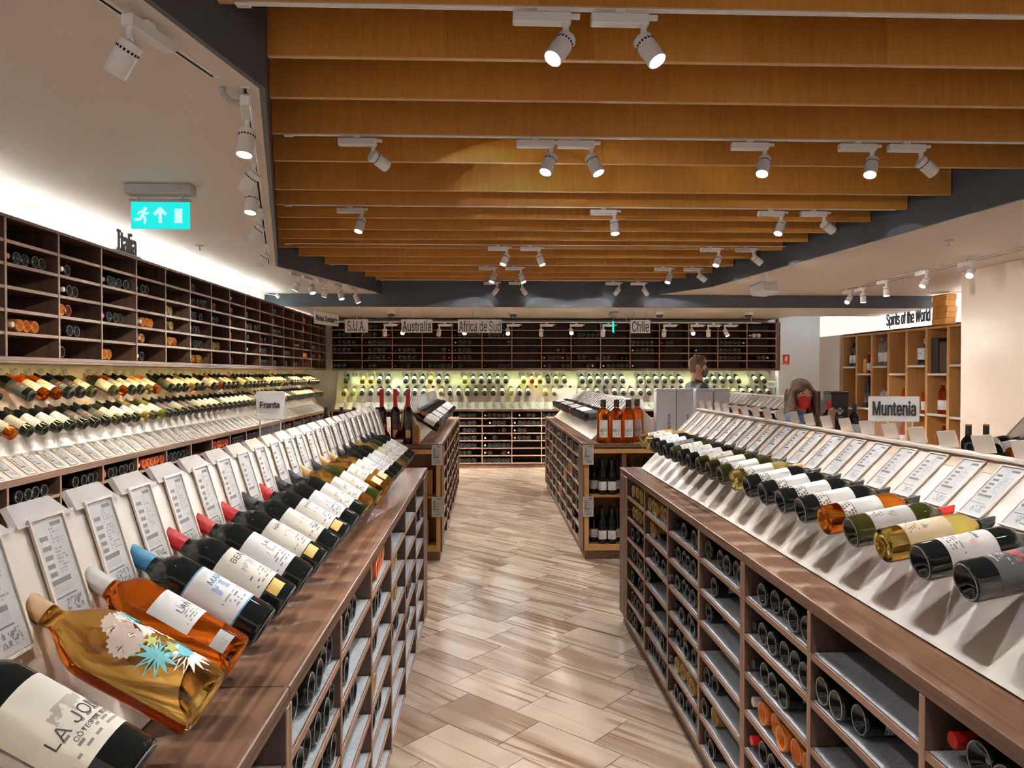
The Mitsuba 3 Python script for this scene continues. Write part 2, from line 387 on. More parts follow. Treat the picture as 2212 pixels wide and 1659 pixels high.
# ------------------------------------------------------------------ track spotlights
def M_(n): return mikit.ply(*n) if isinstance(n, tuple) else n
head_ply = mikit.ply(lathe([(0, -.118), (.012, -.118), (.033, -.112), (.035, -.105), (.035, -.002), (.0335, 0), (.031, 0), (.030, -.006)], 24), None, 40)
lens_ply = mikit.ply(lathe([(.0305, -.005), (0, -.005)], 20))
slots = []
for i in range(18):
    a = 2 * math.pi * i / 18
    slots.append(xf(box(.0345, .0356, -.0035, .0035, -.088, -.080), rot([0, 0, 1], math.degrees(a))))
slot_ply = mikit.ply(join(*slots))
arm_ply = mikit.ply(join(lathe([(0, 0), (.012, 0), (.012, .045), (0, .045)], 12), xf(lathe([(0, -.008), (.016, -.008), (.016, .008), (0, .008)], 12), rot([1, 0, 0], 90))), None, 40)
box_ply = mikit.ply(cbox(-.103, .103, -.020, .020, 0, .040, .004))
clip_ply = mikit.ply(box(-.018, .018, -.012, .012, .040, .0565))
plug_ply = mikit.ply(box(.103, .135, -.009, .009, .022, .036))
lens_bsdf = matte('lens_off', (.9, .9, .9))
def spotlight(px, py, pz, direction, label, group, box_side=-1, box_dir=(1, 0, 0), power=1.0, glow=1.0, drop=.055):
    """pivot of the head at px, py, pz; the driver box sits above it on the track"""
    t = thing('track_spotlight', label, 'spotlight', group)
    d = unit(direction)
    bx = unit(box_dir)
    up = np.array([0, 0, 1.0])
    B = basis(np.array([px, py, pz + drop]) + bx * box_side * .085, bx, np.cross(up, bx), up)
    put(t, 'driver_box', box_ply, 'lamp_white', to=B)
    put(t, 'track_clip', clip_ply, 'lamp_white', to=B)
    put(t, 'plug', plug_ply, 'lamp_white', to=B)
    put(t, 'arm', arm_ply, 'lamp_white', to=shift(px, py, pz + .012))
    H = aim(np.array([px, py, pz]) + d * .100, d)
    h = put(t, 'head', head_ply, 'lamp_white', to=H)
    tag(put(h, 'vent_slots', slot_ply, 'lamp_slot', to=H), kind='stuff')
    put(h, 'lens', lens_ply, lens_bsdf, to=H, emitter={'type': 'area', 'radiance': rgb([LENS_GLOW * glow] * 3), 'sampling_weight': 0.02})
    c = np.array([px, py, pz]) + d * .112
    scene[f'beam_{len(scene)}'] = {'type': 'spot', 'intensity': rgb([SPOT_POWER * power, SPOT_POWER * power * .945, SPOT_POWER * power * .875]), 'cutoff_angle': 44.0, 'beam_width': 24.0,
                                   'to_world': T().look_at(origin=c.tolist(), target=(c + d).tolist(), up=[.1, .2, 1] if abs(d[2]) < .9 else [1, 0, 0])}
def cam_ray(u, v):
    yv = np.array(fwd); r = np.array([math.cos(yaw), -math.sin(yaw), 0]); upv = np.cross(r, yv)
    return yv + r * (u - 1106) / F_PX - upv * (v - 829.5) / F_PX
def at_y(u, v, y):
    d = cam_ray(u, v); return np.array([0, 0, EYE]) + d * (y / d[1])
def at_x(u, v, x):
    d = cam_ray(u, v); return np.array([0, 0, EYE]) + d * (x / d[0])
def at_z(u, v, z):
    d = cam_ray(u, v); return np.array([0, 0, EYE]) + d * ((z - EYE) / d[2])
# (first slat index's y, head u at the pivot, aim) rows under the slats; the box is to the left of the pivot
DN = -1.0
ROWS = [(2.60, [(1222, (-.62, -.42, DN)), (1390, (.50, -.42, DN))]),
        (4.01, [(806, (.62, .60, -.34)), (1190, (-.38, -.38, DN)), (1277, (.42, -.32, DN)), (1652, (-.35, -.45, DN)), (1884, (-.38, -.45, DN)), (1990, (.85, .10, -.62))]),
        (5.68, [(781, (-.22, -.35, DN)), (1327, (0.02, -.30, DN)), (1688, (-.45, -.35, DN)), (1780, (.85, .1, -.62))]),
        (7.35, [(1094, (-.40, -.32, DN)), (1164, (.38, -.28, DN)), (1552, (-.42, -.35, DN)), (1628, (.85, .05, -.62))]),
        (8.73, [(1068, (-.38, -.30, DN)), (1125, (.38, -.30, DN)), (1447, (-.42, -.35, DN)), (1510, (.85, .0, -.62))]),
        (10.15, [(1074, (-.6, .42, -.75)), (1128, (.6, .42, -.75)), (1337, (-.6, .42, -.75)), (1391, (.6, .42, -.75))])]
for r, (y, lamps) in enumerate(ROWS):
    xs = []
    for i, (u, d) in enumerate(lamps):
        z = ZSLAT - .118
        v = 808 - (z - EYE) / y * F_PX
        p = at_y(u, v, y - .0)
        xs.append(p[0])
        spotlight(p[0], y, z, d, f'white cylinder spotlight hanging under the slats, {nth(i)} from left in the {nth(r)} row', 'spotlights under the timber slats', power=4.5 if r == 5 else .62 if p[0] > .9 and r < 3 else 1.0)
    t = thing('light_track', f'thin white light track under the {nth(r)} lit row of slats', 'light track')
    x0, x1 = edge_x(EDGE_L, y) + .12, min(edge_x(EDGE_R, y) - .1, max(xs) + (.7 if r else 3.0))
    put(t, 'rail', cbox(x0, x1, y - .002, y + .024, ZSLAT - .006, ZSLAT - .0005, .001), 'lamp_white')
    put(t, 'end_cap', cbox(x0 - .05, x0, y - .004, y + .028, ZSLAT - .012, ZSLAT - .0005, .003), 'lamp_white')
# more of the same lamps behind the camera
for y, xs in ((1.1, (-.5, .55, 1.7)), (-.9, (-.6, .4, 1.5))):
    for i, x in enumerate(xs):
        spotlight(x, y, ZSLAT - .118, (rng.uniform(-.3, .3), .25, -1), f'white cylinder spotlight overhead, {ORD[i]} from left, {"nearer" if y < 0 else "farther"} row above the camera', 'spotlights overhead')
# left soffit: one track along each run of the edge
def track(name, a, b, z, label):
    a, b = np.array(a, float), np.array(b, float)
    d = unit(np.append(b - a, 0)); M = basis([*(a + b) / 2, z], d, np.cross([0, 0, 1], d), [0, 0, 1])
    L = np.linalg.norm(b - a) / 2
    t = thing('light_track', label, 'light track')
    put(t, 'rail', xf(cbox(-L, L, -.017, .017, -.006, -.0005, .001), M), 'lamp_white')
    put(t, 'slot', xf(box(-L + .01, L - .01, -.005, .005, -.0066, -.0058), M), 'lamp_slot')
    return d
dA = track('a', (-2.05, -1.8), (-1.03, 2.83), ZS, 'white ceiling track on the left soffit nearest to the camera')
dB = track('b', (-.945, 2.92), (-2.225, 7.60), ZS, 'white ceiling track along the middle run of the left soffit edge')
dC = track('c', (-2.12, 7.98), (-1.52, 10.15), ZS, 'white ceiling track on the left soffit towards the back beam')
gS = 'spotlights along the left soffit edge'
zp = ZS - .118
for i, (u, v, ax, d, dirn) in enumerate(((281, 99, dA, (-.55, .15, -.8), 1), (534, 288, dB, (-.06, -.22, -1), -1), (548, 378, dB, (-.72, .2, -.8), -1), (545, 425, dB, (-.05, -.25, -1), 1), (562, 492, dB, (-.7, .1, -.75), -1), (574, 552, dB, (-.5, .1, -.8), 1))):
    p = at_z(u, v, zp)
    spotlight(p[0], p[1], zp, d, f'white cylinder spotlight on the left soffit track, {nth(i)} from the camera', gS, dirn, ax)
for i, (u, v, d) in enumerate(((645, 610, (-.45, -.1, -1)), (672, 617, (.30, -.35, -1)), (702, 624, (-.18, .05, -1)), (734, 631, (.35, -.3, -1)), (768, 639, (.45, 0, -1)))):
    p = at_z(u, v, zp)
    spotlight(p[0], p[1], zp, d, f'white cylinder spotlight near the back beam, {nth(i)} from left on the left soffit', gS, -1, dC)
dR = track('r', (4.79, 9.75), (4.64, 1.2), ZS, 'long white ceiling track on the right soffit')
track('r2', (4.93, 9.75), (4.80, 3.0), ZS, 'second thin white track on the right soffit beside the first')
for i, (u, v, d) in enumerate(((1836, 642, (-.6, -.35, -.75)), (1864, 637, (0, -.1, -1)), (1914, 622, (-.02, -.15, -1)), (2001, 603, (-.55, -.2, -.8)), (2098, 584, (-.55, -.55, -.6)))):
    p = at_z(u, v, zp)
    spotlight(p[0], p[1], zp, d, f'white cylinder spotlight on the right soffit track, {nth(4 - i)} from the camera', 'spotlights on the right soffit track', -1, dR, .5)
for y in (3.4, 1.5): spotlight(4.64 + .0175 * (y - 1.2), y, zp, (-.6, .1, -.8), f'white cylinder spotlight on the right soffit track, {"farther" if y > 3 else "nearer"} of two beside the camera', 'spotlights on the right soffit track', -1, dR, .5)
# suspended track in front of the back racks
YT, ZT = 11.45, 2.400
t = thing('light_track', 'white suspended track across the top of the back racks', 'light track')
put(t, 'rail', cbox(-2.35, 4.35, YT - .017, YT + .017, ZT, ZT + .018, .002), 'lamp_white')
for x in (-2.0, 0.1, 2.2, 4.2): put(t, 'rod', box(x - .004, x + .004, YT - .004, YT + .004, ZT + .018, ZLOW), 'lamp_white')
for i, (u, d, g) in enumerate(((831, (0, .35, -1), .3), (872, (-.1, -.75, -.55), 1.6), (949, (-.2, .3, -1), .3), (1005, (-.1, -.75, -.55), 1.6), (1097, (0, -.75, -.6), 1.6), (1169, (0, .35, -1), .3), (1233, (.02, -.8, -.5), 2.2), (1303, (0, .4, -1), .3), (1435, (0, .35, -1), .3), (1494, (.05, -.8, -.55), 2.0), (1530, (.15, .3, -1), .4), (1566, (.35, -.35, -.9), 1.2))):
    p = at_y(u, 702, YT)
    spotlight(p[0], YT, ZT - .112, d, f'white cylinder spotlight on the back track, {nth(i)} from left', 'spotlights on the back track', 1, (1, 0, 0), 2.4, .4 * g)
# concealed strips: cove on top of the left rack, strips under both upper racks
def led(name, mesh, radiance, label, w):
    t = thing('light_strip', label, 'light strip')
    put(t, 'diffuser', mesh, 'lens_off', emitter={'type': 'area', 'radiance': rgb(radiance), 'sampling_weight': w})
led('cove', box(-2.93, -2.90, 1.2, 12.2, 2.505, 2.515), COVE_LED, 'white light strip lying on top of the left wall rack', 6.0)
led('under', box(-2.70, -2.675, .5, 12.3, 1.668, 1.675), UNDER_LED_LEFT, 'warm yellow light strip under the left wall rack', 5.0)
led('underb', box(-2.45, 4.95, 12.425, 12.45, 1.668, 1.675), UNDER_LED_BACK, 'greenish light strip under the back wall rack', 5.0)

led('niche', box(5.05, 5.72, 11.92, 11.95, 2.715, 2.7295), [9.0, 10.0, 10.8], 'cool white light strip over the pale wall panel', 1.0)

# ------------------------------------------------------------------ counters and racks
ROWP, ZB, NROW = .1271, .075, 7
def counter(fr, label, x0, x1, divs, W, stiles=(), rear=True, name='wine_counter', axis='y', top_over=.0, x_shelf=None):
    """low rack of bottle compartments under a wooden worktop; divs: x of the dividers, first and last included"""
    t = thing(name, label, 'counter')
    wx = 'walnut_' + axis
    P = lambda n, b, m: put(t, n, fr.mesh(b), m)
    P('worktop', cbox(x0, x1, -top_over, W, .965, 1.0, .0025), wx)
    P('plinth', box(x0 + .004, x1 - .004, .025, W - .02, 0, ZB), wx)
    a, b = (divs[0], divs[-1]) if x_shelf is None else x_shelf
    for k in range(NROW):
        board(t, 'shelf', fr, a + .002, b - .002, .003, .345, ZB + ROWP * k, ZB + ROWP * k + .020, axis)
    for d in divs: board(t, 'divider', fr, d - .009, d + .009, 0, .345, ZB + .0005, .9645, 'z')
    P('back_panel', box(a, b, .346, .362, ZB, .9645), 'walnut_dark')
    for s0, s1 in stiles: P('stile', cbox(s0, s1, 0, .345, ZB, .9645, .003), 'walnut_z')
    P('end_panel', cbox(x0, x0 + .014, .0, W, ZB, .9645, .002), 'walnut_z')
    P('end_panel', cbox(x1 - .014, x1, .0, W, ZB, .9645, .002), 'walnut_z')
    if rear: P('rear_panel', box(x0 + .015, x1 - .015, W - .03, W - .012, ZB, .9645), 'walnut_z')
    return t
URP, UZ0, UROW = .128, 1.700, 6
def upper_rack(fr, label, divs, end=None, axis='y'):
    t = thing('upper_wine_rack', label, 'wine rack')
    wx = 'walnut_' + axis
    P = lambda n, b, m: put(t, n, fr.mesh(b), m)
    a, b = divs[0], divs[-1]
    P('bottom_board', cbox(a - .009, b + .009, 0, .40, 1.676, UZ0, .002), wx)
    P('front_lip', cbox(a - .009, b + .009, 0, .016, 1.660, 1.6755, .002), wx)
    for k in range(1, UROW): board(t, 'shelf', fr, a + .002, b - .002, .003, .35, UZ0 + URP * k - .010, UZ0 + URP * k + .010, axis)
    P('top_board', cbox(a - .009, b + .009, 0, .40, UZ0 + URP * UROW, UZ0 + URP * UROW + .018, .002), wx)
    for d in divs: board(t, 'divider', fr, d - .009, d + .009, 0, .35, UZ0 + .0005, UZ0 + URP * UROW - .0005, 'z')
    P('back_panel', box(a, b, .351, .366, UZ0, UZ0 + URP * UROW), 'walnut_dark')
    if end: P('end_panel', cbox(*end, -.004, .40, 1.662, UZ0 + URP * UROW + .018, .003), 'walnut_z')
    return t

# bottles ----------------------------------------------------------
def body_profile(kind, r):
    punt = [(0, .022), (.45 * r, .014), (.72 * r, .003), (.86 * r, 0), (.96 * r, .003), (r, .010)]
    if kind == 'bordeaux': return punt + [(r, .190), (.97 * r, .201), (.80 * r, .216), (.55 * r, .226), (.42 * r, .236), (.0150, .250), (.0140, .288), (.0158, .289), (.0158, .300), (0, .300)]
    if kind == 'burgundy': return punt + [(r, .150), (.95 * r, .172), (.78 * r, .198), (.56 * r, .224), (.0160, .248), (.0142, .288), (.0158, .289), (.0158, .300), (0, .300)]
    if kind == 'flute': return punt + [(r, .130), (.93 * r, .165), (.74 * r, .215), (.52 * r, .260), (.0150, .300), (.0142, .325), (.0158, .326), (.0158, .338), (0, .338)]
    if kind == 'slim': return punt + [(r, .250), (.96 * r, .262), (.70 * r, .280), (.45 * r, .292), (.0150, .310), (.0140, .420), (.0155, .421), (.0155, .430), (0, .430)]
    if kind == 'whisky': return punt + [(r, .225), (.95 * r, .245), (.72 * r, .268), (.40 * r, .285), (.0200, .300), (.0185, .320), (0, .320)]
    if kind == 'carafe': return punt + [(1.0 * r, .050), (.96 * r, .085), (.72 * r, .118), (.42 * r, .140), (.0170, .160), (.0150, .230), (.0180, .232), (.0180, .245), (0, .245)]
    if kind == 'broad': return punt + [(r, .175), (.96 * r, .190), (.78 * r, .212), (.50 * r, .232), (.30 * r, .248), (.0165, .262), (.0150, .300), (.017, .301), (.017, .312), (0, .312)]
def shell(r, z0, z1, a0, a1, n=12):
    """part of a cylinder round z, uv across and up; angle 0 is local +x"""
    v, uv, f = [], [], []
    for i in range(n + 1):
        a = a0 + (a1 - a0) * i / n
        for j, z in enumerate((z0, z1)):
            v.append([r * math.cos(a), r * math.sin(a), z]); uv.append([i / n, j])
    for i in range(n): f += [[2 * i, 2 * i + 2, 2 * i + 3], [2 * i, 2 * i + 3, 2 * i + 1]]
    return (np.array(v), np.array(f)), np.array(uv)
_lathes = {}
def bottle_parts(kind='bordeaux', g='glass_dark', cap='cap_black', lab=None, r=.0405, n=28, lab_z=(.045, .150), lab_w=100, cap_z=None, extra=(), heel_glint=None):
    """list of (part name, ply dict, material); neck up along +z, label towards +x"""
    k = (kind, r, n)
    if k not in _lathes: _lathes[k] = mikit.ply(lathe(body_profile(kind, r), n), None, 40)
    top = body_profile(kind, r)[-1][1]
    out = [('glass_body', _lathes[k], g)]
    if cap:
        z0 = cap_z if cap_z else top - .062
        kc = ('cap', top, z0, n)
        if kc not in _lathes: _lathes[kc] = mikit.ply(lathe([(.0158, z0), (.0166, z0 + .003), (.0166, top), (.0150, top + .002), (0, top + .002)], max(12, n // 2)), None, 40)
        out.append(('capsule', _lathes[kc], cap))
    if heel_glint:
        kh = ('heel_glint', r, n)
        if kh not in _lathes:
            q = .865 * r
            _lathes[kh] = mikit.ply(join(lathe([(q - .0018, .0005), (q, -.0012), (q + .0018, .0005), (q, .0012), (q - .0018, .0005)], n), lathe([(0, .0232), (.0065, .0212), (.0070, .0190)], max(8, n // 2))), None, True)
        out.append(('base_glint_ring', _lathes[kh], heel_glint))  # light caught by the glass heel, made as a pale ring
    if lab:
        kl = ('lab', r, lab_z, lab_w)
        if kl not in _lathes:
            m, uv = shell(r + .0007, lab_z[0], lab_z[1], -math.radians(lab_w), math.radians(lab_w), 14)
            _lathes[kl] = mikit.ply(m, None, True, uv=uv)
        out.append(('label', _lathes[kl], lab))
    return out + list(extra)
protos = {}
def proto(name, parts):
    g = {'type': 'shapegroup'}
    for nm, ply, m in parts:
        d = dict(ply); d['bsdf'] = {'type': 'ref', 'id': m}
        j, key = 0, nm
        while key in g:
            j += 1; key = f'{nm}_{j:03d}'
        g[key] = d
    scene['proto_' + name] = g
    protos[name] = 'proto_' + name
def place(name, pr, M, label, category='bottle', group=None):
    key = thing(name, label, category, group)
    scene[key] = {'type': 'instance', 'to_world': T(np.asarray(M, float).tolist()), 'g': {'type': 'ref', 'id': protos[pr]}}
    return key
stuff_n = {}
def scatter(name, pr, M):
    """one more piece of a thing nobody could count"""
    n = stuff_n[name] = stuff_n.get(name, 0) + 1
    scene[f'{name}__{n:03d}'] = {'type': 'instance', 'to_world': T(np.asarray(M, float).tolist()), 'g': {'type': 'ref', 'id': protos[pr]}}
def wrap(mesh, r, z, a=0.0, turn=False):
    """flat lettering (x right, y up) wrapped on the bottle: x becomes angle about z"""
    v = np.array(mesh[0])
    if turn: v = np.stack([-v[:, 1], v[:, 0], v[:, 2]], 1)
    th = a + v[:, 0] / r
    rr = r + .0008 + v[:, 2]
    return np.stack([rr * np.cos(th), rr * np.sin(th), z + v[:, 1]], 1), mesh[1]

# bottles stored in compartments: what each letter of the tables below is
STORED = {'D': ('glass_dark', 'cap_black', 'dark'), 'G': ('glass_gold', 'cap_tan', 'pale gold'), 'O': ('glass_orange', 'cap_tan', 'orange'), 'R': ('glass_rose', 'cap_white', 'red rosé'), 'M': ('glass_maroon', 'cap_maroon', 'maroon'), 'W': ('cap_white', 'cap_white', 'white')}
NECKS = {'n': ('glass_dark', 'cap_black', 'black'), 'w': ('glass_dark', 'cap_white', 'white'), 'r': ('glass_dark', 'cap_red', 'red'), 'o': ('glass_gold', 'cap_tan', 'tan'), 'p': ('glass_dark', 'cap_maroon', 'dark red')}
for k, (g, c, _) in {**STORED, **NECKS}.items():
    heel_glint = 'heel_glint_grey' if g in ('glass_dark', 'cap_white') else 'heel_glint_warm'
    def ring(n): return ('base_glint_ring', mikit.ply(join(lathe([(.0318, .0005), (.0335, -.0012), (.0352, .0005), (.0335, .0012), (.0318, .0005)], n), lathe([(0, .0205), (.0065, .0185), (.0070, .0165)], max(8, n // 2))), None, True), heel_glint)  # pale ring added as the glint on the bottle base
    proto('near_' + k, bottle_parts('bordeaux', g, c, 'label_hex' if k in 'DO' else 'label_white', .0385, 28, extra=[ring(28)]))
    proto('rack_' + k, bottle_parts('bordeaux', g, c, None, .0385, 20, extra=[ring(20)]))
    proto('far_' + k, bottle_parts('bordeaux', g, c, None, .0385, 14, extra=[ring(14)]))
def stored(fr, x_left, z_floor, code, where, mode, pitch=.0795, first=.0515, jit=.003, name='stored_bottle', group=None, out=.0):
    """the bottles of one compartment, from its left end; lower-case letters lie neck outwards"""
    for i, ch in enumerate(code):
        if ch in ' .': continue
        x = x_left + first + pitch * i + rng.uniform(-jit, jit)
        neck = ch in NECKS
        y = rng.uniform(.010, .030) + out
        d = (0, -1, 0) if neck else (0, 1, 0)
        y = y + .300 if neck else y
        if neck and rng.random() < .3: y -= .015
        M = fr.at(aim((x, y, z_floor + .0388), d, (rng.uniform(-.5, .5), 0, 1)))
        if mode == 'stuff': scatter(name, 'far_' + ch, M)
        else:
            left = sum(c not in ' .' for c in code[:i])
            what = f'{NECKS[ch][2]}-capped bottle neck outward' if neck else f'{STORED[ch][2]} bottle base outward'
            place(name, mode + '_' + ch, M, f'{what}, {nth(left)} from left, {where}', group=group)

# ------------------------------------------------------------------ the four aisle counters
COLS_R = [.226 + .508 * k for k in range(11)]           # local x from the far end (y = 4.686) towards the camera
FR1 = Frame(.862, 4.686, -90)
W1 = .976
counter(FR1, 'walnut counter right of the aisle, far section with gold bottles stored in it', 0, COLS_R[4] - .001, COLS_R[:4] + [COLS_R[4] - .010], W1, [(.015, .216)])
counter(FR1, 'walnut counter right of the aisle, near section with empty grey lined compartments', COLS_R[4] + .001, COLS_R[10], [COLS_R[4] + .010] + COLS_R[5:], W1)
R1 = [['nGGGG.', 'nGGGG.', 'nDD.D.', 'DDDDD.', '.D.DD.', '.DDDD.', 'DDD.D.'],
      ['GGGGG.', 'GG.n..', 'nDD.D.', 'D.....', '.D....', '.DDDDr', 'DDDDD.'],
      ['n.D.DD', 'nDDDD.', 'nDDDD.', 'n.DDD.', 'nDDDDD', 'nGGGG.', '.DDDDD'],
      ['D.DDDD', '.D....', 'D.....', '......', 'DD....', 'DG....', 'DD....'],
      ['.DDDDD', 'nDDDDD', 'nDDD..', 'wOOOOO', 'rDDD..', 'DDDD..', 'nDD...'],
      ['......', 'DDD...', '......', '.DD...', '......', 'DDD...', '......'],
      ['rDD...', 'DDDD..', '..DD..', 'nDDD..', 'DDD...', 'DD....', '......']]
def compartment(col, row, unit): return f'{ORD[row]} shelf down, bay {["one", "two", "three", "four", "five", "six", "seven", "eight", "nine", "ten", "eleven", "twelve", "thirteen", "fourteen", "fifteen", "sixteen", "seventeen"][col]}, {unit}'
for c, rows in enumerate(R1):
    for r, code in enumerate(rows):
        z = ZB + ROWP * (6 - r) + .020
        stored(FR1, COLS_R[c] + (.01 if c == 4 else 0), z + .0035, code, compartment(c, r, 'right aisle counter'), 'near', group='bottles stored in the right aisle counter')
def liner(fr, x0, x1, z, label, front=.008):
    g = 14
    xs, ys = np.linspace(x0 + .004, x1 - .004, g), np.linspace(front, .335, 8)
    X, Y = np.meshgrid(xs, ys, indexing='ij')
    Z = z + .0012 + .010 * np.maximum(0, nfbm(np.stack([X * 5, Y * 5, X * 0 + z * 9], -1), 2) - .55) * np.clip((Y - .03) * 20, 0, 1)
    v = np.vstack([np.stack([X, Y, Z], -1).reshape(-1, 3), np.stack([X, Y, Z - .001], -1).reshape(-1, 3)])
    f = []
    for i in range(g - 1):
        for j in range(7):
            a, b, c, d = i * 8 + j, (i + 1) * 8 + j, (i + 1) * 8 + j + 1, i * 8 + j + 1
            f += [[a, b, c], [a, c, d], [a + g * 8, c + g * 8, b + g * 8], [a + g * 8, d + g * 8, c + g * 8]]
    k = thing('shelf_liner', label, 'shelf liner', 'grey mesh shelf liners')
    scene[k] = mikit.ply(fr.mesh((v, np.array(f))), 'liner_mesh', True)
for c in range(7):
    for r in range(7):
        if c in (1, 2, 3, 4, 5, 6):
            liner(FR1, COLS_R[c] + .010 + (.01 if c == 4 else 0), COLS_R[c + 1] - .010, ZB + ROWP * (6 - r) + .020, f'grey mesh liner on the {compartment(c, r, "right aisle counter")}')

COLS_L = [-.62 + .508 * k for k in range(11)]             # world y of the dividers
FL1 = Frame(-.378, 0, 90)
yj = COLS_L[4]
counter(FL1, 'walnut counter left of the aisle, near section under the flowered amber bottle', COLS_L[0] - .2, yj - .001, COLS_L[:4] + [yj - .010], .62)
counter(FL1, 'walnut counter left of the aisle, far section with grey liners at its end', yj + .001, 4.700, [yj + .010] + COLS_L[5:], .62, [(COLS_L[10] + .010, 4.684)])
# bays by index of COLS_L: 3 is nearest in view
L1 = {2: ['......'] * 7, 3: ['......', 'nDDD..', '......', 'DDDD..', '......', '......', '......'],
      4: ['.DDDDD', 'DDDDDD', 'rDDDDD', 'DDDD..', 'DDDDD.', '.DDD..', '......'],
      5: ['DDDD..', 'DDD...', 'DDDD..', '......', 'DDD...', '......', '......'],
      6: ['wRRRRR', 'wDDDD.', 'GGDD..', 'GGD...', 'DDDD..', '......', '......'],
      7: ['......', 'GGGGG.', '..GGG.', '.DDD..', '......', 'DD....', '......'],
      8: ['......', '......', '......', '..DDD.', 'DDDD..', '......', '......'],
      9: ['......', 'DDDDD.', '......', '......', 'DDDD..', '......', 'DDDD..']}
for c, rows in L1.items():
    for r, code in enumerate(rows):
        z = ZB + ROWP * (6 - r) + .020
        stored(FL1, COLS_L[c] + (.01 if c == 4 else 0), z + .0035, code, compartment(c - 2, r, 'left aisle counter'), 'near' if c < 6 else 'stuff', group='bottles stored in the left aisle counter', name='stored_bottle' if c < 6 else 'far_stored_bottles')
        liner(FL1, COLS_L[c] + .010 + (.01 if c == 4 else 0), COLS_L[c + 1] - .010 - (.01 if c == 3 else 0), z, f'grey mesh liner on the {compartment(c - 2, r, "left aisle counter")}')

# far pair: an oak alcove at the end that faces the camera, compartments along the aisle
def end_alcoves(fr, label, W, n_open):
    """local frame: x across the end, y into it; alcoves of two tall shelves"""
    t = thing('end_alcove_shelf', label, 'shelf')
    P = lambda n, b, m: put(t, n, fr.mesh(b), m)
    P('stile', cbox(.012, .052, 0, .02, ZB + .0, .955, .002), 'oak_z')
    P('stile', cbox(W - .05, W - .012, 0, .02, ZB, .955, .002), 'oak_z')
    P('top_rail', cbox(.052, W - .05, 0, .02, .915, .955, .002), 'oak_y')
    P('bottom_rail', cbox(.052, W - .05, 0, .02, ZB, ZB + .05, .002), 'oak_y')
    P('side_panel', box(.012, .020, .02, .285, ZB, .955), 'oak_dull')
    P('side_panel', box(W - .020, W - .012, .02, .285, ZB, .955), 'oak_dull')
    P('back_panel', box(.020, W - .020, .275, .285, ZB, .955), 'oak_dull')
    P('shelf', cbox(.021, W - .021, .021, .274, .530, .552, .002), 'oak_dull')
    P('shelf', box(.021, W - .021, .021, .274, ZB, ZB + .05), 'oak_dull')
    for k in range(1, n_open):
        x = .052 + (W - .1) * k / n_open
        P('divider', cbox(x - .018, x + .018, .004, .274, ZB + .05, .915, .002), 'walnut_z')
    return t
FR2 = Frame(.835, 10.30, -90)
YE = 6.27
LR2 = 10.30 - YE
cols2 = [.17 + .508 * k for k in range(8)]
def far_counter(fr, label, x0, x1, cols, W, near_at_x1):
    t = thing('wine_counter', label, 'counter')
    P = lambda n, b, m: put(t, n, fr.mesh(b), m)
    P('worktop', cbox(x0, x1, 0, W, .965, 1.0, .0025), 'walnut_y')
    P('plinth', box(x0 + .004, x1 - .004, .02, W - .02, 0, ZB - .001), 'walnut_y')
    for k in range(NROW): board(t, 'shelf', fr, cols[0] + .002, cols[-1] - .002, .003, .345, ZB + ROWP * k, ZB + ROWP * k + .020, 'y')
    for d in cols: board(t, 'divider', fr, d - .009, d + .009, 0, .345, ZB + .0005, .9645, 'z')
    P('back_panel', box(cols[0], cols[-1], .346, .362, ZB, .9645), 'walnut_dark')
    a, b = (cols[-1] + .010, x1) if near_at_x1 else (x0, cols[0] - .010)
    P('side_panel', cbox(a, b, 0, .011, ZB, .9645, .002), 'walnut_z')
    a, b = (x0, cols[0] - .010) if near_at_x1 else (cols[-1] + .010, x1)
    P('stile', cbox(a, b, 0, .345, ZB, .9645, .002), 'walnut_z')
    P('rear_panel', box(x0 + .015, x1 - .015, W - .011, W, ZB, .9645), 'walnut_z')
    return t
W2R, W2L = 1.33, 1.12
far_counter(FR2, 'far walnut counter right of the aisle, under the amber whisky bottles', 0, LR2, cols2, W2R, True)
end_alcoves(Frame(.835, YE, 0), 'oak end alcoves with dark bottles under the whisky bottles, far right counter', W2R, 4)
FL2 = Frame(-.378, 0, 90)
cols2l = [YE + .31 + .508 * k for k in range(8)]
far_counter(FL2, 'far walnut counter left of the aisle, under three tall red-capped bottles', YE, 10.30, cols2l, W2L, False)
end_alcoves(Frame(-.378 - W2L, YE, 0), 'oak end alcove with tan boxes, far left counter', W2L, 3)
def fill(rg, p_full=.75):
    n = rg.choice([3, 4, 5, 5, 6, 6]) if rg.random() < p_full else rg.choice([0, 0, 1, 2])
    ch = 'D' if rg.random() < .82 else rg.choice('GGOR')
    s = (rg.choice('nnnw') if rg.random() < .25 and n else '') + ch * n
    return s[:6]
for c in range(7):
    for r in range(7):
        z = ZB + ROWP * (6 - r) + .0205
        stored(FR2, cols2[c], z, fill(rng, .88 if r < 5 or c < 5 else .2), '', 'stuff', name='far_stored_bottles')
        stored(FL2, cols2l[c], z, fill(rng, .9), '', 'stuff', name='far_stored_bottles')
tag('far_stored_bottles', 'many dark bottles stored base outward in the far aisle counters and back racks', 'bottles', kind='stuff')

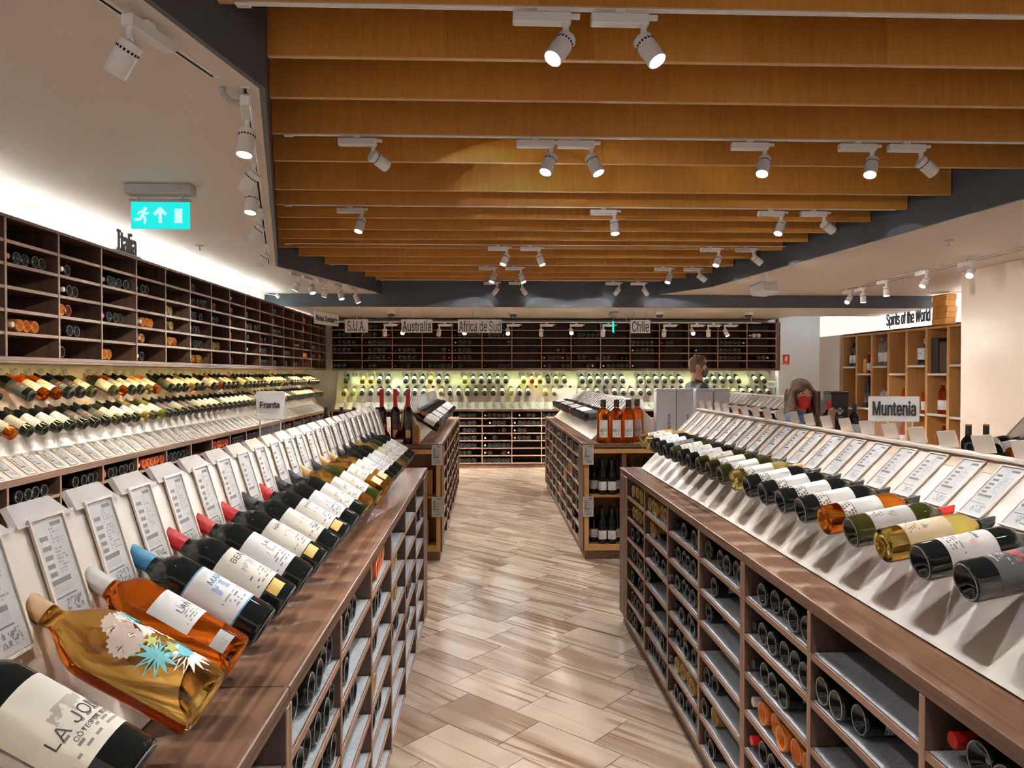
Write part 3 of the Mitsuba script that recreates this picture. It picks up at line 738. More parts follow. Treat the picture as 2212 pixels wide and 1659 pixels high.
# ------------------------------------------------------------------ wall units: lower rack, display slope, upper rack
FWL, FWB = Frame(-2.65, 0, 90), Frame(0, 12.40, 0)
DL = [3.640 - .505 * 6 + .505 * k for k in range(24)]       # world y of the left wall's dividers
DB = [-2.59 + .5045 * k for k in range(16)]
upper_rack(FWL, 'dark walnut wall rack of wine compartments along the left wall', DL)
counter(FWL, 'low walnut wine rack along the left wall under the sloped display', DL[0] - .1, 12.40, DL, .40, rear=False, name='low_wine_rack')
upper_rack(FWB, 'dark walnut wall rack of wine compartments across the back wall', DB, (DB[-1] + .010, 5.05), 'x')
counter(FWB, 'low walnut wine rack along the back wall below the sloped display', -2.64, 5.04, DB, .40, rear=False, name='low_wine_rack', axis='x')
LW = [['', 'pDDDD', '', '', 'wOOO', ''], ['', 'wD', 'wDD', 'OM', 'nDD', 'D'], ['', 'oDDDDD', 'r', 'pDDD', '', 'OO'], ['', 'oDD', '', 'wOOO', 'rG', 'oD'], ['', '', 'GG', 'rG', 'OOO', ''],
      ['DD', 'nDDDD', 'DD.D', 'DDD', 'DDDD', 'OOOO'], ['', 'MM', 'nDD', '', 'wGG', 'o'], ['w', 'rD', 'D', 'R', 'D', 'nD'], ['o', 'DD', 'wDD.DD', 'nD', 'o', 'o'], ['', 'O', '', 'oD.D', 'rDDD', 'DDDD'],
      ['DDD', 'GG', 'nDDDD', 'rDD', 'oD', 'DDD'], ['', '', 'n', 'D', 'DDDD', 'DDD'], ['', '', '', 'n..o', '', 'DDD'], ['OOO', 'OO', '', '', 'OOOO', ''], ['', '', 'w', 'DDDDD', 'DDDD', 'D'], ['', '', '', 'DDDr', 'RR', ''], ['', '', '', 'r', 'DD', 'D']]
for c, rows in enumerate(LW):
    for r, code in enumerate(rows):
        stored(FWL, DL[7 + c], UZ0 + URP * (5 - r) + (.0105 if r < 5 else .0005), code, compartment(c, r, 'left wall rack'), 'rack' if c < 8 else 'stuff', group='bottles stored in the left wall rack', name='stored_bottle' if c < 8 else 'far_stored_bottles')
LWL = ['......', '.DDDD.', '..DDDD', 'ODDDDD', 'wRRRRR', 'DDDDDD', '......', 'RRRRRR', 'oDDDDD', 'DDDDDD', 'rDDDDD', 'DDDDDD', '.DDDD.', 'DDDDDD', 'DDDD..', 'rDDDDD', 'DDDDD.', 'DDDDDD']
for c, code in enumerate(LWL):
    bay = ['zero', 'one', 'two', 'three', 'four', 'five', 'six', 'seven'][min(c, 7)]
    stored(FWL, DL[6 + c] if 6 + c < 23 else DL[22], ZB + ROWP * 6 + .0205, code if c < 17 else '', f'top shelf, bay {bay}, low left wall rack', 'rack' if c < 7 else 'stuff', group='bottles stored in the low left wall rack', name='stored_bottle' if c < 7 else 'far_stored_bottles')
BW = [['', 'nDDD', 'nDDDD', 'DDDD', '', 'DDD'], ['.DD', 'DDD..r', 'nDDDDD', 'nDDDD', '.DDDDr', 'nDD'], ['', '', '', 'nDDDD', 'nDDDD', 'r..D'], ['', '', '', '....Dr', '....Dr', 'nDDDDD'], ['', 'nDDDDD', 'wDDD', 'rDDD', 'rDDD', 'nD'],
      ['', 'nDDDDD', '.....D', '', '', 'n..DDD'], [''] * 6, ['', '', '', '...oD', 'oDDDoD', 'wD..DD'], ['', 'nDDDDD', 'n', '', 'nDD..D', '...Do'], ['', '', '', '', 'DD..nn', 'wDDDDD'], ['', '', 'DDDDDn', 'wDDDD', '', 'w'],
      ['', '', 'rDD', '', '', ''], ['', '', '', '.w', '', ''], ['', '', 'DDDDDw', 'DDDDD', 'DDDDD', ''], ['', 'wWW', '', '', '..DDw', '']]
for c, rows in enumerate(BW):
    for r, code in enumerate(rows):
        stored(FWB, DB[c], UZ0 + URP * (5 - r) + (.0105 if r < 5 else .0005), code, '', 'stuff', name='far_stored_bottles')
BL = {4: ['.DDDD', '.DDDD', '..DDD', '.DDDD', '.DDDD', '.DDD', '.DDDD'], 5: ['wDDDDD', '.wDDD', '...nD', 'w.D', 'wDDDDD', 'oD..Do', 'DDDDDD'], 6: ['.w.DD', 'wDDDDD', 'wDD', 'oDDD.D', '', '', ''], 7: ['DDDD', 'DDD', '', 'DDDD', '', '', 'DDD'], 8: ['DDDD', 'DDDDD', '', 'DD', '', '', 'DDDD']}
for c in range(15):
    for r in range(7):
        code = BL[c][r] if c in BL else (fill(rng, .5) if r < 2 else '')
        stored(FWB, DB[c], ZB + ROWP * (6 - r) + .0205, code, '', 'stuff', name='far_stored_bottles')

# ------------------------------------------------------------------ sloped acrylic displays, price cards, shown bottles
def card_mesh(w, h, t=.0015):
    v = [[-w / 2, -h / 2, t], [w / 2, -h / 2, t], [w / 2, h / 2, t], [-w / 2, h / 2, t]]
    v = v + [[x, y, 0] for x, y, _ in v] + [[x, y, 0] for x, y, _ in v] + v
    uv = [[0, 0], [1, 0], [1, 1], [0, 1]] + [[0, 0.005]] * 12
    f = [[0, 1, 2], [0, 2, 3], [4, 6, 5], [4, 7, 6]] + [q for i in range(4) for q in ([8 + i, 8 + (i + 1) % 4, 12 + i], [8 + (i + 1) % 4, 12 + (i + 1) % 4, 12 + i])]
    return (np.array(v, float), np.array(f)), np.array(uv)
m, uv = card_mesh(.078, .160); CARD = mikit.ply(m, None, False, uv=uv)
m, uv = card_mesh(.078, .088); CARD_S = mikit.ply(m, None, False, uv=uv)
def frame_mesh(w, h, b=.005, t=.004):
    return join(box(-w / 2, w / 2, -h / 2, -h / 2 + b, 0, t), box(-w / 2, w / 2, h / 2 - b, h / 2, 0, t), box(-w / 2, -w / 2 + b, -h / 2 + b, h / 2 - b, 0, t), box(w / 2 - b, w / 2, -h / 2 + b, h / 2 - b, 0, t), box(-w / 2 + b, w / 2 - b, -h / 2 + b, h / 2 - b, -.0012, -.0002))
proto('card', [('printed_card', CARD, 'card_print'), ('holder', mikit.ply(frame_mesh(.090, .172)), 'acrylic_cream')])
proto('card_short', [('printed_card', CARD_S, 'card_print')])
class Slope:
    """an acrylic sheet from foot (y, z) to ridge (y, z) in a furniture frame"""
    def __init__(s, fr, foot, ridge):
        s.fr, s.foot, s.ridge = fr, np.array(foot), np.array(ridge)
        d = s.ridge - s.foot
        s.len = np.hypot(*d); s.d = d / s.len
        s.up, s.out = np.array([0, *s.d]), np.array([0, -s.d[1], s.d[0]])
    def p(s, x, t, off=0): return np.array([x, *(s.foot + s.d * t)]) + s.out * off
    def t_of_z(s, z): return (z - s.foot[1]) / s.d[1]
    def frame(s, x, t, off=0): return s.fr.at(basis(s.p(x, t, off), (1, 0, 0), s.up, s.out))
    def sheet(s, x0, x1, holes=(), r=.023, th=.005):
        poly = sg.box(x0, 0, x1, s.len)
        if len(holes): poly = poly.difference(shapely.union_all([sg.Point(x, t).buffer(r, 5) for x, t in holes]))
        v, f = prism(poly, -th, 0)
        return xf((v, f), s.fr.at(basis(s.p(0, 0), (1, 0, 0), s.up, s.out)))
def show(sl, x, z, tilt, D, pr, label, name='display_bottle', group=None, roll=0.0, lean=-.35):
    t = sl.t_of_z(z)
    h = sl.p(x, t)
    a = np.array([0, math.cos(math.radians(tilt)), math.sin(math.radians(tilt))])
    return place(name, pr, sl.fr.at(aim(h - D * a, a, (roll, lean, 1))), label, group=group)
def bottle_look(name, glass_key, lab, cap, kind='bordeaux', n=18, r=.0395, **k):
    proto('show_' + name, bottle_parts(kind, glass_key, cap, lab, r, n, heel_glint='heel_glint_grey' if glass_key.startswith('glass') else None, **k))
for nm, g, lab, cap in (('D', 'glass_dark', 'label_white', 'cap_black'), ('C', 'glass_dark', 'label_cream', 'cap_red'), ('X', 'glass_dark', 'label_dark', 'cap_black'), ('R', 'glass_dark', 'label_red', 'cap_maroon'),
                        ('Y', 'glass_dark', 'label_grey', 'cap_black'), ('K', 'glass_green', 'label_cream', 'cap_tan'), ('G', 'wine_gold', 'label_cream', 'cap_gold'), ('L', 'wine_lime', 'label_white', 'cap_tan'),
                        ('O', 'wine_orange', 'label_pink', 'cap_tan'), ('A', 'wine_orange', 'label_grey', 'cap_tan'), ('P', 'wine_pink', 'label_white', 'cap_white'), ('B', 'glass_dark', 'label_blue', 'cap_blue')):
    bottle_look(nm, g, lab, cap)
LOOK = {'D': 'black bottle with white label', 'C': 'black bottle with cream label', 'X': 'black bottle with dark label', 'R': 'black bottle with red-marked label', 'Y': 'black bottle with grey label', 'K': 'olive bottle with cream label',
        'G': 'pale gold bottle', 'L': 'lime green bottle', 'O': 'orange bottle with pinkish label', 'A': 'amber bottle with grey label', 'P': 'rosé bottle with white label', 'B': 'black bottle with blue-edged label'}

# --- left aisle display
SL1 = Slope(FL1, (.200, 1.0045), (.312, 1.375))
HOLE_L = [.72, .885] + [1.085 + .1535 * k for k in range(24)]
t = thing('display_stand', 'cream acrylic bottle display with tall price cards on the left aisle counter', 'display stand')
put(t, 'front_panel', SL1.sheet(.55, 4.665, [(x, SL1.t_of_z(1.258)) for x in HOLE_L]), 'acrylic_cream')
back1 = Slope(FL1, (.424, 1.0045), (.312, 1.375))
v, f = prism(sg.box(.55, 0, 4.665, back1.len), 0, .005)
put(t, 'rear_panel', xf((v, f), FL1.at(basis(back1.p(0, 0), (1, 0, 0), back1.up, -back1.out * 1.0))), 'acrylic_cream')
for x in HOLE_L:
    xc = x - .0765
    pts = [[xc + sx * w, y, z] for sx in (-1, 1) for (w, y, z) in ((.070, .306, 1.372), (.070, .318, 1.372), (.052, .335, 1.403), (.052, .345, 1.398))]
    put(t, 'top_tab', FL1.mesh(hull(pts)), 'acrylic_cream')
    place('price_card', 'card', SL1.frame(xc, SL1.t_of_z(1.297), .003), f'tall white price card, {nth(HOLE_L.index(x))} from the camera on the left aisle display', 'price card', 'price cards on the left aisle display')
put(t, 'end_panel', FL1.mesh(hull([[x, y, z] for x in (4.666, 4.672) for y, z in ((.200, 1.0005), (.424, 1.0005), (.318, 1.376), (.306, 1.376))])), 'acrylic_cream')
def near_look(name, glass_key, lab, cap, kind='bordeaux', r=.0415, text=None, text_h=.011, text_m='ink', sticker=None, lab_z=(.048, .158), lab_w=105, tz=.112, n=40, **k):
    ex = []
    for i, (tx, h, z) in enumerate(text or []):
        ex.append(('lettering', mikit.ply(wrap(lettering(tx, h, .0002), r, z)), text_m))
    if sticker:
        m, uv = shell(r + .0012, .020, .046, -math.radians(52), math.radians(-6), 8)
        ex.append(('sticker', mikit.ply(m, None, True, uv=uv), sticker))
    proto('close_' + name, bottle_parts(kind, glass_key, cap, lab, r, n, lab_z, lab_w, extra=ex, heel_glint='heel_glint_grey' if glass_key.startswith('glass') else None, **k))
near_look('lajonc', 'glass_dark', 'label_cream', 'cap_black', r=.0425, text=[('LA JONC', .0165, .092), ('CÔTES DE BOU', .006, .074)], lab_z=(.045, .165))
near_look('orange', 'wine_orange', 'label_white', 'cap_white', text=[('LAN', .012, .118)], lab_w=55, lab_z=(.085, .160), sticker='label_grey')
near_look('blue', 'glass_dark', 'label_blue', 'cap_blue', text=[('MAR', .012, .125)], text_m='cap_blue')
near_look('beau', 'glass_dark', 'label_cream', 'cap_red', text=[('BEAU', .013, .134)], sticker='foil_gold')
near_look('lagr', 'glass_dark', 'label_white', 'cap_red', text=[('LAG', .010, .120)])
near_look('haut', 'glass_dark', 'label_crest', 'cap_red', text=[('HAUT', .011, .138)], sticker='foil_gold')
near_look('crest', 'glass_dark', 'label_crest', 'cap_black', text=[('GRA', .009, .072)])
near_look('grand', 'glass_dark', 'label_white', 'cap_black', text=[('CH GRAND', .009, .085)], text_m='cap_blue')
near_look('cream', 'glass_dark', 'label_cream', 'cap_black', text=[('LA', .010, .095)])
near_look('amber', 'wine_amber', 'label_cream', 'cap_tan', text=[('LA', .010, .095)])
near_look('white', 'glass_dark', 'label_white', 'cap_black')
near_look('pale', 'wine_gold', 'label_cream', 'cap_gold')
near_look('olive', 'glass_green', 'label_cream', 'cap_black')
near_look('grey', 'glass_dark', 'label_dark', 'cap_black')
near_look('pink', 'glass_dark', 'label_pink', 'cap_black', text=[('ARTEM', .006, .125)])
near_look('kraft', 'wine_amber', 'label_kraft', 'cap_black')
near_look('olivegrey', 'glass_green', 'label_grey', 'cap_red')
near_look('hexorange', 'wine_orange', 'label_hex', 'cap_black')
near_look('hexdark', 'glass_dark', 'label_hex', 'cap_black')
near_look('hexgold', 'wine_gold', 'label_hex', 'cap_tan')
near_look('hexolive', 'glass_green', 'label_hex', 'cap_black')
near_look('redband', 'glass_dark', 'label_red', 'cap_black')
# flowered amber bottle: broad body, printed glass decoration on its upper side and a small white label
def printed_flower(cx, cz, R, n, r, inner=.55, off=.0009):
    pts = [(cx + R * (1 if i % 2 == 0 else inner) * math.cos(math.pi * i / n), cz + R * (1 if i % 2 == 0 else inner) * math.sin(math.pi * i / n)) for i in range(2 * n)]
    v = np.array([[cx, cz]] + pts)
    f = np.array([[0, i + 1, (i + 1) % (2 * n) + 1] for i in range(2 * n)])
    th = v[:, 0] / r
    return np.stack([(r + off) * np.cos(th), (r + off) * np.sin(th), v[:, 1]], 1), f
RB = .050
for k, c in (('print_ivory', (.80, .78, .72)), ('print_mauve', (.52, .40, .32)), ('print_teal', (.05, .26, .30)), ('print_aqua', (.16, .50, .55)), ('print_leaf', (.45, .50, .14))): matte(k, c)
fl = []
for i, (cx, cz, R, n, m, inn) in enumerate(((.018, .150, .024, 20, 'print_ivory', .86), (-.004, .166, .017, 16, 'print_mauve', .85), (.036, .160, .017, 18, 'print_teal', .55), (-.020, .140, .019, 18, 'print_mauve', .85), (-.016, .092, .024, 12, 'print_aqua', .45),
                                            (.012, .060, .027, 16, 'print_ivory', .55), (.013, .066, .010, 9, 'print_aqua', .7), (.034, .075, .015, 8, 'print_teal', .5), (-.002, .112, .010, 6, 'print_leaf', .4), (.030, .098, .009, 6, 'print_leaf', .4), (.004, .084, .008, 5, 'print_leaf', .5))):
    fl.append(('printed_flower', mikit.ply(printed_flower(cx, cz, R * 1.38, n, RB, inn, .0008 + .0002 * i), None, True), m))
m, uv = shell(RB + .0014, .108, .134, math.radians(28), math.radians(62), 8)
proto('close_flower', bottle_parts('broad', 'wine_amber', 'cap_tan', None, RB, 48, cap_z=.262, extra=fl + [('label', mikit.ply(m, None, True, uv=uv), 'label_white')]))
m, uv = shell(RB + .0012, .090, .170, math.radians(-70), math.radians(20), 10)
m2, uv2 = shell(RB + .0014, .030, .070, math.radians(-30), math.radians(60), 10)
proto('close_broad', bottle_parts('broad', 'wine_amber', 'cap_tan', None, RB, 40, extra=[('label', mikit.ply(m, None, True, uv=uv), 'label_cream'), ('lower_label', mikit.ply(m2, None, True, uv=uv2), 'label_kraft')]))
L1B = [('lajonc', 'black bottle with big cream label reading LA JONC'), ('flower', 'broad amber bottle printed with white and turquoise flowers'), ('orange', 'orange-red bottle with small white label and silver cap'), ('blue', 'black bottle with blue-striped label and blue cap'),
       ('beau', 'black bottle with gold sticker and red cap, label reading BEAU'), ('lagr', 'black bottle with pale grey-white label, red cap, past the BEAU bottle'), ('haut', 'black bottle with crest label reading HAUT, nearer of two'), ('crest', 'black bottle with red-crested cream label between the two HAUT bottles'),
       ('haut', 'black bottle with crest label reading HAUT, farther of two'), ('grand', 'black bottle with white label reading CH GRAND'), ('cream', 'black bottle with plain cream label just before the amber one'), ('amber', 'clear amber bottle with cream label reading LA'),
       ('olive', 'olive bottle with cream label beside the amber one'), ('broad', 'broad amber bottle with kraft label, nearer of two'), ('broad', 'broad amber bottle with kraft label, farther of two'), ('white', 'black bottle with white label just past the broad amber ones'),
       ('white', 'black bottle with white label, second past the broad amber ones'), ('white', 'black bottle with white label, third past the broad amber ones'), ('pale', 'pale gold bottle near the far end'), ('olive', 'olive bottle with cream label near the far end'),
       ('white', 'black bottle with white label, second from the far end'), ('cream', 'black bottle with cream label at the far end')]
for i, (pr, d) in enumerate(L1B):
    x = HOLE_L[i + 1]
    show(SL1, x, 1.258, 30.5, .272 if pr not in ('flower', 'broad') else .282, 'close_' + pr, d + ', left aisle display', group='bottles lying on the left aisle display', roll=-.25, lean=-.25)

# --- right aisle display
SR1 = Slope(FR1, (.120, 1.0045), (.488, 1.375))
t = thing('display_stand', 'cream acrylic bottle display with slanted price cards on the right aisle counter', 'display stand')
HOLE_R = [4.686 - (1.42 + .153 * k) for k in range(-5, 22)]
put(t, 'front_panel', SR1.sheet(.085, 4.25, [(x, SR1.t_of_z(1.235)) for x in HOLE_R]), 'acrylic_cream')
v, f = prism(sg.box(.085, 0, 4.25, SR1.len), 0, .005)
backr = Slope(FR1, (.856, 1.0045), (.488, 1.375))
put(t, 'rear_panel', xf((v, f), FR1.at(basis(backr.p(0, 0), (1, 0, 0), backr.up, -backr.out))), 'acrylic_cream')
put(t, 'ridge_strip', FR1.mesh(cbox(.085, 4.25, .470, .506, 1.372, 1.384, .003)), 'acrylic_cream')
for x in (.078, 4.252): put(t, 'end_panel', FR1.mesh(hull([[a, y, z] for a in (x, x + .006) for y, z in ((.120, 1.0005), (.856, 1.0005), (.494, 1.376), (.482, 1.376))])), 'acrylic_cream')
for i, x in enumerate(HOLE_R):
    xc = x - .070
    if xc < .12: continue
    place('price_card', 'card', SR1.frame(xc, SR1.t_of_z(1.302), .003), f'white price card, {nth(len(HOLE_R) - 1 - i)} from the far end of the right aisle display', 'price card', 'price cards on the right aisle display')
    put(t, 'holder_tab', xf(cbox(-.042, .042, -.002, .002, 0, .050, .001), FR1.at(basis((xc + .01, .497, 1.384), (1, 0, .12), (0, 1, 0), (-.10, -.25, 1)))), 'acrylic_cream')
    if i % 3 != 1: put(t, 'wood_slip', SR1.sheet(0, .001) if False else xf(box(-.026, .026, -.020, .020, .0005, .0015), SR1.frame(x + .006, SR1.len - .030)), 'oak_pale')
R1B = ['grey', 'pink', 'kraft', 'olivegrey', 'hexorange', 'hexdark', 'hexdark', 'hexdark', 'hexdark', 'hexgold', 'hexolive', 'hexolive', 'olive', 'white', 'white', 'olive', 'redband', 'white', 'white', 'pale', 'pale']
RLOOK = {'grey': 'black bottle with dark grey label', 'pink': 'black bottle with white and pink label', 'kraft': 'amber bottle with tan picture label', 'olivegrey': 'olive bottle with grey label, red cap', 'hexorange': 'orange bottle with honeycomb label',
         'hexdark': 'black bottle with honeycomb label', 'hexgold': 'gold bottle with honeycomb label', 'hexolive': 'olive bottle with honeycomb label', 'olive': 'olive bottle with cream label', 'white': 'black bottle with white label', 'redband': 'black bottle with red-marked label', 'pale': 'pale gold bottle'}
for k, pr in enumerate(R1B):
    show(SR1, 4.686 - (1.42 + .153 * k), 1.235, 11, .262, 'close_' + pr, f'{RLOOK[pr]}, {nth(k)} from the camera on the right aisle display', group='bottles lying on the right aisle display', roll=.2, lean=-.30)

# --- wall displays: two rows of bottles on a steep sheet, cards above and cards on the ledge below
def wall_display(fr, x0, x1, label, mark, row1, row2, groups_from, wall):
    S = Slope(fr, (.170, 1.120), (.352, 1.658)); Lw = Slope(fr, (.022, 1.003), (.170, 1.120))
    t = thing('display_stand', label, 'display stand')
    h1 = [groups_from + 1.009 * g + .14 * k for g in range(12) for k in range(6)]
    h1 = [x for x in h1 if x0 + .08 < x < x1 - .06]
    h2 = [groups_from - .02 + .1485 * k for k in range(90)]
    h2 = [x for x in h2 if x0 + .08 < x < x1 - .06]
    put(t, 'panel', S.sheet(x0, x1, [(x, S.t_of_z(1.587)) for x in h1] + [(x, S.t_of_z(1.380)) for x in h2]), 'acrylic_cream')
    put(t, 'card_ledge', Lw.sheet(x0, x1), 'acrylic_cream')
    put(t, 'backing', fr.mesh(box(x0, x1, .372, .390, 1.001, 1.661)), 'paint_cream')
    for i, x in enumerate(h1):
        if row1[i % len(row1)] != '.':
            c = row1[i % len(row1)]
            show(S, x, 1.587, 28, .262, 'show_' + c, f'{LOOK[c]}, {nth(i)} from left, upper display row, {wall}', 'wall_display_bottle', f'bottles in the upper display row, {wall}', roll=-mark * .3)
        place('upper_price_card', 'card_short', S.frame(x + .070 if wall == 'left wall' else x - .045, S.t_of_z(1.594), .002), f'small white price card, {nth(i)} from left above the bottles, {wall}', 'price card', f'price cards above the bottles, {wall}')
    for i, x in enumerate(h2):
        c = row2[i % len(row2)]
        if c != '.': show(S, x, 1.380, 28, .262, 'show_' + c, f'{LOOK[c]}, {nth(i)} from left, lower display row, {wall}', 'wall_display_bottle', f'bottles in the lower display row, {wall}', roll=-mark * .3)
        place('ledge_price_card', 'card', Lw.frame(x + .02, Lw.len * .5, .003), f'white price card, {nth(i)} from left on the display ledge, {wall}', 'price card', f'price cards on the display ledge, {wall}')
wall_display(FWL, 3.20, 12.30, 'long cream bottle display along the left wall, two rows of bottles', 1,
             'DDXAAXXOOXXKKADDGPXDDGDDDOXDDXKXDDXXDDDGDDXDDDDXDD', 'DKYXYAYDDDRXXKDDGKLXXYXXDDDDXDDBDDKXXGKXDDDGDDXXDDDDD', 3.52, 'left wall')
wall_display(FWB, -2.56, 5.02, 'long cream bottle display across the back wall, two rows of bottles', 0,
             'X.GGDDDDDGDDLDDDDDLPGXKKDDDDDDDKDDKDDDDDDDDD', 'LLDDDDDDDD.GDDDDDBDGDD.GG..KKDXDDDDDDDDD.DDD', -2.38, 'back wall')

# --- far aisle displays and the counters further right, same make
def aisle_display(fr, x0, x1, foot, ridge, z, tilt, D, looks, label, where, nm):
    S = Slope(fr, foot, ridge)
    t = thing('display_stand', label, 'display stand')
    n = int((x1 - x0 - .1) / .153)
    hs = [x0 + .09 + .153 * k for k in range(n)]
    put(t, 'front_panel', S.sheet(x0, x1, [(x, S.t_of_z(z)) for x in hs]), 'acrylic_cream')
    yb = 2 * ridge[0] - foot[0]
    v, f = prism(sg.box(x0, 0, x1, S.len), 0, .005)
    Bk = Slope(fr, (yb, foot[1]), ridge)
    put(t, 'rear_panel', xf((v, f), fr.at(basis(Bk.p(0, 0), (1, 0, 0), Bk.up, -Bk.out))), 'acrylic_cream')
    for x in (x0 - .007, x1 + .001):
        if nm == 'left':
            poly = sg.Polygon([(foot[0], foot[1]), (yb, foot[1]), (ridge[0] + .006, ridge[1] + .002), (ridge[0] - .006, ridge[1] + .002)])
            hole = sg.Polygon([(foot[0] + .045, foot[1] + .03), (yb - .045, foot[1] + .03), (ridge[0], ridge[1] - .10)])
            v, f = prism(poly.difference(hole), 0, .006)
            put(t, 'end_panel', xf((v, f), fr.at(basis((x, 0, 0), (0, 1, 0), (0, 0, 1), (1, 0, 0)))), 'acrylic_cream')
        else: put(t, 'end_panel', fr.mesh(hull([[a, y, q] for a in (x, x + .006) for y, q in ((foot[0], foot[1]), (yb, foot[1]), (ridge[0] + .006, ridge[1] + .002), (ridge[0] - .006, ridge[1] + .002))])), 'acrylic_cream')
    for i, x in enumerate(hs):
        c = looks[i % len(looks)]
        place('price_card', 'card', S.frame(x + .070, S.t_of_z(1.300), .003), f'white price card, {nth(i)} from left on the {where}', 'price card', f'price cards on the {where}')
        if c != '.': show(S, x, z, tilt, D, 'show_' + c, f'{LOOK[c]}, {nth(i)} from left on the {where}', 'display_bottle', f'bottles on the {where}')
aisle_display(FR2, .10, LR2 - .34, (.120, 1.0045), (.488, 1.375), 1.235, 11, .262, 'DDDXDDODDXDDDPXDDDDXXX', 'cream acrylic bottle display on the far right aisle counter', 'far right aisle display', 'right')
aisle_display(FL2, YE + .13, 10.15, (.200, 1.0045), (.312, 1.375), 1.258, 30.5, .272, 'DOGDXDDDXDDDDDXDDDDDDDDD', 'cream acrylic bottle display with open triangular ends on the far left counter', 'far left aisle display', 'left')

# ------------------------------------------------------------------ goods on the counter ends
proto('alcove', bottle_parts('burgundy', 'glass_dark', 'cap_black', 'label_white', .0385, 24, (.040, .115), 75))
def stand(name, pr, x, y, z, label, group=None, face=(0, -1, 0), s=1.0):
    M = aim((x, y, z), (0, 0, 1), face)
    M[:3, :3] *= s
    return place(name, pr, M, label, group=group)
for lev, (z, word) in enumerate(((.5525, 'upper'), (.1255, 'lower'))):
    for i, (lx, ly) in enumerate(((.179, .065), (.262, .060), (.115, .140), (.325, .145), (.085, .225), (.185, .215), (.275, .225))):
        stand('standing_bottle', 'alcove', .835 + lx, YE + ly, z, f'dark bottle, {["front row left", "front row right", "second row left", "second row right", "rear row left", "rear row middle", "rear row right"][i]}, {word} shelf, left alcove of the far right counter', 'bottles in the oak alcoves')
    for i, (lx, ly) in enumerate(((.42, .20), (.50, .15), (.585, .20))):
        stand('standing_bottle', 'alcove', .835 + lx, YE + ly, z, f'dark bottle on the {word} shelf of the second oak alcove, {nth(i)} from left', 'bottles in the oak alcoves')
def carton(x0, x1, y0, y1, z0, z1, m, label, category='box', name='carton', group=None, lid=.0):
    t = thing(name, label, category, group)
    put(t, 'body', cbox(x0, x1, y0, y1, z0, z1 - lid, .003), m)
    if lid: put(t, 'lid', cbox(x0 - .001, x1 + .001, y0 - .001, y1 + .001, z1 - lid, z1, .003), m)
    return t
xo = -.378 - W2L
carton(xo + .905, xo + 1.035, YE + .08, YE + .22, .5525, .770, 'oak_dull', 'tan carton on the upper shelf of the oak alcove, far left counter', lid=.03)
carton(xo + .880, xo + 1.000, YE + .10, YE + .24, .1255, .330, 'oak_dull', 'tan carton on the lower shelf of the oak alcove, far left counter', lid=.03)
for i, (x, z, w) in enumerate(((-.420, .908, 'upper card on the oak end of the far left counter'), (-.420, .462, 'lower card on the oak end of the far left counter'), (.880, .905, 'upper card on the oak end of the far right counter'), (.880, .456, 'lower card on the oak end of the far right counter'))):
    place('price_card', 'card', basis((x, YE - .006, z), (1, 0, 0), (0, 0, 1), (0, -1, 0)), 'white price card, ' + w, 'price card', 'price cards on the oak counter ends')
# amber whisky bottles
tx = [('lettering', mikit.ply(wrap(lettering('18.27', .017, .0002, bold=True), .052, .105)), 'ink')]
m, uv = shell(.0527, .048, .190, -math.radians(40), math.radians(40), 10)
proto('whisky', bottle_parts('whisky', 'wine_orange', None, None, .052, 36, extra=[('front_label', mikit.ply(m, None, True, uv=uv), 'label_white'), ('stopper', mikit.ply(lathe([(.021, .296), (.023, .300), (.023, .352), (.021, .355), (0, .355)], 20), None, 40), 'cap_black')] + tx))
for i, (x, y) in enumerate(((1.022, 6.350), (1.138, 6.350), (1.245, 6.355), (1.345, 6.470))):
    stand('whisky_bottle', 'whisky', x, y, 1.0005, f'amber whisky bottle with black stopper, {nth(i)} from left on the far right counter', 'amber whisky bottles', (-.12, -1, 0), 1.06)
# grey gift boxes with upright lettering
for i, (x0, x1) in enumerate(((1.479, 1.652), (1.657, 1.802), (1.826, 1.974), (1.986, 2.120))):
    t = carton(x0, x1, YE + .03, YE + .14, 1.0005, 1.472, 'box_grey', f'tall pale grey gift box, {nth(i)} from left on the far right counter', 'gift box', 'gift_box', 'grey gift boxes', .025)
    if i < 2:
        Lt = lettering('Manastirea', .030, .001)
        put(t, 'lettering', xf(Lt, basis(((x0 + x1) / 2 + .02, YE + .03 - .0004, 1.145), (0, 0, 1), (-1, 0, 0), (0, -1, 0))), 'ink')
    else:
        if i == 2:
            put(t, 'lettering', xf(lettering('Manastirea', .018, .001), basis(((x0 + x1) / 2, YE + .0296, 1.105), (1, 0, 0), (0, 0, 1), (0, -1, 0))), 'cap_gold')
            arch = sg.Point(0, 0).buffer(.028, 8).difference(sg.Point(0, 0).buffer(.022, 8)).union(sg.Point(0, -.004).buffer(.010, 6)).intersection(sg.box(-.03, -.012, .03, .03))
            for gm in getattr(arch, 'geoms', [arch]):
                put(t, 'emblem', xf(prism(gm, 0, .001), basis(((x0 + x1) / 2, YE + .0296, 1.140), (1, 0, 0), (0, 0, 1), (0, -1, 0))), 'cap_gold')
